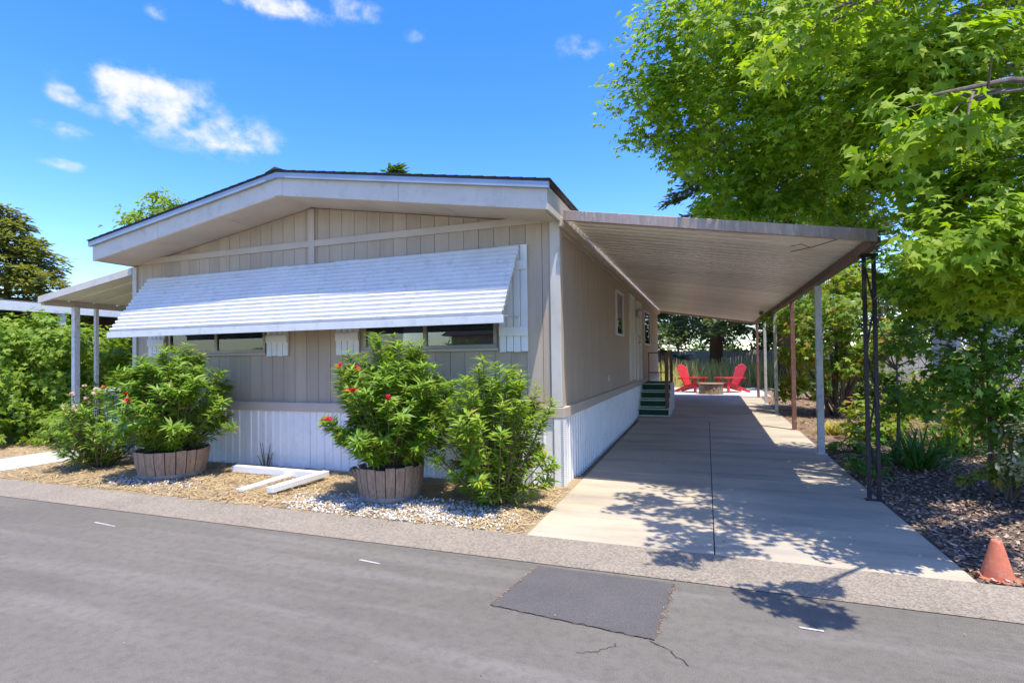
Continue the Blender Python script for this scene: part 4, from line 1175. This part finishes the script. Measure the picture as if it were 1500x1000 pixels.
# ------------------------------------------------------------------ conifers and far trees
def conifer(name, base, h, r, label, mat, nb, z0=.15, sag=.25, size=.5, tr=.3, bark='bark_red', per=46, group=None):
    t = thing(name, base, label, 'tree', group)
    b = Vector(base)
    MB().tube([b - Vector((0, 0, .1)), b + Vector((0, 0, h * .3)), b + Vector((.05, 0, h * .7)), b + Vector((0, 0, h))], [tr * 1.15, tr * .8, tr * .4, .03], 12).build('trunk', bark, t, smooth=True)
    P, N, T, S = [], [], [], []; m = MB()
    for i in range(nb):
        u = rng.random() ** .85; z = h * (z0 + (1 - z0) * u)
        L = r * (1 - u) ** .75 * rng.uniform(.6, 1.12) + .25
        a = rng.uniform(0, 2 * math.pi); d = np.array([math.cos(a), math.sin(a), 0])
        p0 = np.array([b.x, b.y, b.z + z])
        m.tube([p0, p0 + d * L * .5 + np.array([0, 0, .04 * L]), p0 + d * L + np.array([0, 0, -sag * L])], [.05 * (1 - u) + .015, .02, .006], 5)
        k = int(per * (L / r) + 10)
        s = rng.random(k) ** .7
        c = p0 + d * (L * s)[:, None] + np.stack([np.zeros(k), np.zeros(k), -sag * L * s ** 2 + .04 * L * s], 1)
        sidev = np.array([-d[1], d[0], 0]); sg_ = rng.choice([-1, 1], k)
        c = c + sidev * (sg_ * rng.random(k) * .28 * L * (1.1 - s))[:, None] + rng.normal(size=(k, 3)) * .08
        P.append(c); T.append(d * .8 + sidev * (sg_ * rng.uniform(.1, 1, k))[:, None] + np.array([0, 0, -.25]) + rv(k) * .3)
        N.append(np.array([0, 0, 1.0]) + rv(k) * .45); S.append(rng.uniform(.6, 1.2, k) * size)
    m.build('branches', bark, t)
    leaves('crown', *SPRAY, np.concatenate(P), np.concatenate(N), np.concatenate(T), np.concatenate(S), mat, t)
    return t
conifer('redwood_tree', (.5, 30.6, .12), 16.5, 4.3, 'dark redwood with bare lower trunk behind the red chairs', 'conifer_leaf', 190, z0=.13, size=.5, tr=.33, per=120)
conifer('redwood_tree', (3.4, 26.0, .12), 15, 4.0, 'thick-trunked redwood beyond the far carport post', 'conifer_leaf', 170, z0=.2, size=.5, tr=.42, per=120)
conifer('redwood_tree', (-4.5, 32.0, .12), 9, 3.6, 'redwood whose low boughs show past the end of the home', 'conifer_leaf', 150, z0=.13, size=.5, tr=.3, per=110)
conifer('redwood_tree', (6.5, 31.0, .12), 12.5, 4.0, 'redwood standing farthest towards the lattice porch', 'conifer_leaf', 140, z0=.15, size=.5, tr=.3, per=110)
p = at(10, 400, 26)
conifer('cedar_tree', (p.x, p.y, 0), 9.3, 4.6, 'feathery olive-green cedar above the neighbouring roof', 'cedar_leaf', 210, z0=.2, sag=.12, size=.42, tr=.25, bark='bark', per=130)
p = at(575, 250, 33)
conifer('far_conifer', (p.x, p.y, 0), 13.6, 3.0, 'conifer whose tip shows over the roof ridge', 'broad_leaf', 120, z0=.3, sag=-.1, size=.7, tr=.2, bark='bark')
def broad_tree(name, base, label, clumps, mat, size, tr=.14, bark='bark'):
    t = thing(name, base, label, 'tree')
    b = Vector(base); cs = [Vector(c) for c, _, _ in clumps]
    top_ = sum(cs, Vector()) / len(cs)
    fork = b.lerp(top_, .55)
    MB().tube([b - Vector((0, 0, .1)), b.lerp(fork, .5) + Vector((.05, .03, 0)), fork], [tr, tr * .8, tr * .6], 9).build('trunk', bark, t)
    m = MB()
    for c in cs: m.tube([fork, fork.lerp(c, .5) + Vector((0, 0, .15)), c], [tr * .45, tr * .3, tr * .1], 6)
    m.build('branches', bark, t)
    leaf_mass(t, clumps, mat, OVATE, size, .5, .3, 'crown')
    return t
cl = [(tuple(at(px, py, 21)), (r, r, r * .8), n) for px, py, r, n in ((240, 310, 1.0, 500), (225, 330, 1.0, 420), (265, 318, .7, 260), (238, 285, .35, 70), (275, 298, .25, 40), (230, 360, 1.5, 500), (300, 350, 1.5, 400))]
p = at(240, 400, 21); broad_tree('garden_tree', (p.x, p.y, 0), 'leafy green tree rising behind the left slope of the roof', cl, 'vine_leaf', .22)
# trees closing the view beyond the back fence
for (x, y, h, r) in ((-9, 40, 7, 3.2), (-2, 42, 8, 3.4), (5, 41, 7.5, 3.3), (12, 38, 8, 3.5), (10.5, 27, 7, 3.0), (13, 18, 7.5, 3.2)):
    cl = [((x + rng.normal() * r * .45, y + rng.normal() * r * .3, h * rng.uniform(.12, .85)), (r * .5, r * .5, r * .4), 420) for _ in range(12)]
    broad_tree('background_tree', (x, y, .1), {-9: 'round green tree beyond the fence behind the home', -2: 'broad green tree beyond the fence between redwoods', 5: 'green tree beyond the fence past the thick redwood', 12: 'green tree at the far corner of the fence', 10.5: 'green tree behind the lattice porch roof', 13: 'green tree beside the lattice porch'}[x], cl, 'broad_leaf', .34)

# dry weeds before the fence
k = 5200
Px = np.stack([rng.uniform(-5, 7, k), rng.uniform(25.0, 31.5, k), np.full(k, .13)], 1)
BL_ = [(-.03, 0, 0), (.03, 0, 0), (.02, .6, .05), (-.02, .6, .05), (.0, 1, .15)]
wg = leaves('tall_weeds', [(-.022, 0, 0), (.022, 0, 0), (.004, 1, .2), (-.004, 1, .2)], [(0, 1, 2, 3)], Px, rv(k) * np.array([1, 1, .2]) + np.array([.3, -.5, .5]), rv(k) * .28 + np.array([0, 0, 1]), rng.uniform(.5, 1.35, k), 'weed')
tag(wg, 'tall dry yellow-green weeds in front of the back fence', 'weeds', kind='stuff')

# ------------------------------------------------------------------ loose ground cover
def scatter(name, n, xs, ys, smin, smax, mat, label, tmpl=CHIP, z=.022, flat=.35, mask=None):
    x = rng.uniform(*xs, n); y = rng.uniform(*ys, n)
    if mask is not None:
        k = mask(x, y); x, y = x[k], y[k]
    n = len(x); zz = z + np.clip((y - 6) * .01, 0, .13) + rng.random(n) * .015
    o = leaves(name, *tmpl, np.stack([x, y, zz], 1), rv(n) * flat + np.array([0, 0, 1]), rv(n) * np.array([1, 1, .1]), rng.uniform(smin, smax, n), mat)
    return tag(o, label, name.replace('_', ' '), kind='stuff')
scatter('bark_mulch', 20000, (1.64, 5.2), (4.27, 9.5), .015, .055, 'mulch', 'dark shredded bark mulch beside the driveway', flat=.5)
scatter('bark_chips', 3800, (1.66, 7), (9.5, 20), .03, .09, 'litter', 'dry fallen leaves under the trees behind the posts', flat=.5)
SLIV = ([(-.5, -.035, 0), (.5, -.02, .03), (.5, .02, .03), (-.5, .035, 0)], [(0, 1, 2, 3)])
scatter('straw', 15000, (-9.3, -1.5), (4.27, 5.95), .04, .15, 'straw', 'dry straw-coloured grass clippings in the front bed', SLIV, .016, .35)
OCT = ([(1, 0, 0), (0, 1, 0), (-1, 0, 0), (0, -1, 0), (0, 0, .7), (0, 0, -.7)], [(0, 1, 4), (1, 2, 4), (2, 3, 4), (3, 0, 4), (1, 0, 5), (2, 1, 5), (3, 2, 5), (0, 3, 5)])
scatter('white_pebbles', 4200, (-4.3, -1.6), (4.28, 5.4), .008, .02, 'pebble', 'white pebbles spilled round the splayed half-barrel', OCT, .014, .6,
        mask=lambda x, y: ((x + 3.0) / 1.3) ** 2 + ((y - 4.62) / .45) ** 2 + rng.normal(size=len(x)) * .25 < .9)
scatter('pale_pebbles', 900, (-7.6, -5.6), (4.4, 5.2), .008, .02, 'pebble', 'thin scatter of pale pebbles round the wide half-barrel', OCT, .014, .6,
        mask=lambda x, y: ((x + 6.6) / .8) ** 2 + ((y - 4.75) / .3) ** 2 + rng.normal(size=len(x)) * .3 < .8)
scatter('verge_straw', 5000, (-15, -10.6), (4.3, 6.2), .03, .12, 'straw', 'dry grass beside the porch path', SLIV, .016, .4)
scatter('driveway_litter', 40, (-1.4, 1.6), (4.3, 12), .015, .04, 'litter', 'few dry leaves blown onto the driveway', CHIP, .03, .3)

# ------------------------------------------------------------------ across the street (seen mirrored in the windows)
oh = thing('opposite_home', (-4, -13, 0), 'pale home across the street', 'house')
MB().box(-12, -16, 0, -1, -12, 2.7).build('wall', 'far_house', oh)
MB().prism([(-12.4, -16.4, 2.7), (-12.4, -11.6, 2.7), (-12.4, -14, 3.7)], (11.8, 0, 0)).build('roof', 'shingle', oh)
for x in (-10.5, -6): MB().box(x, -11.99, 1.0, x + 2.2, -11.95, 2.2).build('window', 'interior', oh)
cl = [((2.5 + rng.normal() * 1.2, -12 + rng.normal(), rng.uniform(1.6, 5.0)), (1.3, 1.3, 1.0), 300) for _ in range(9)]
broad_tree('street_tree', (2.5, -12, 0), 'round tree across the street', cl, 'broad_leaf', .3)
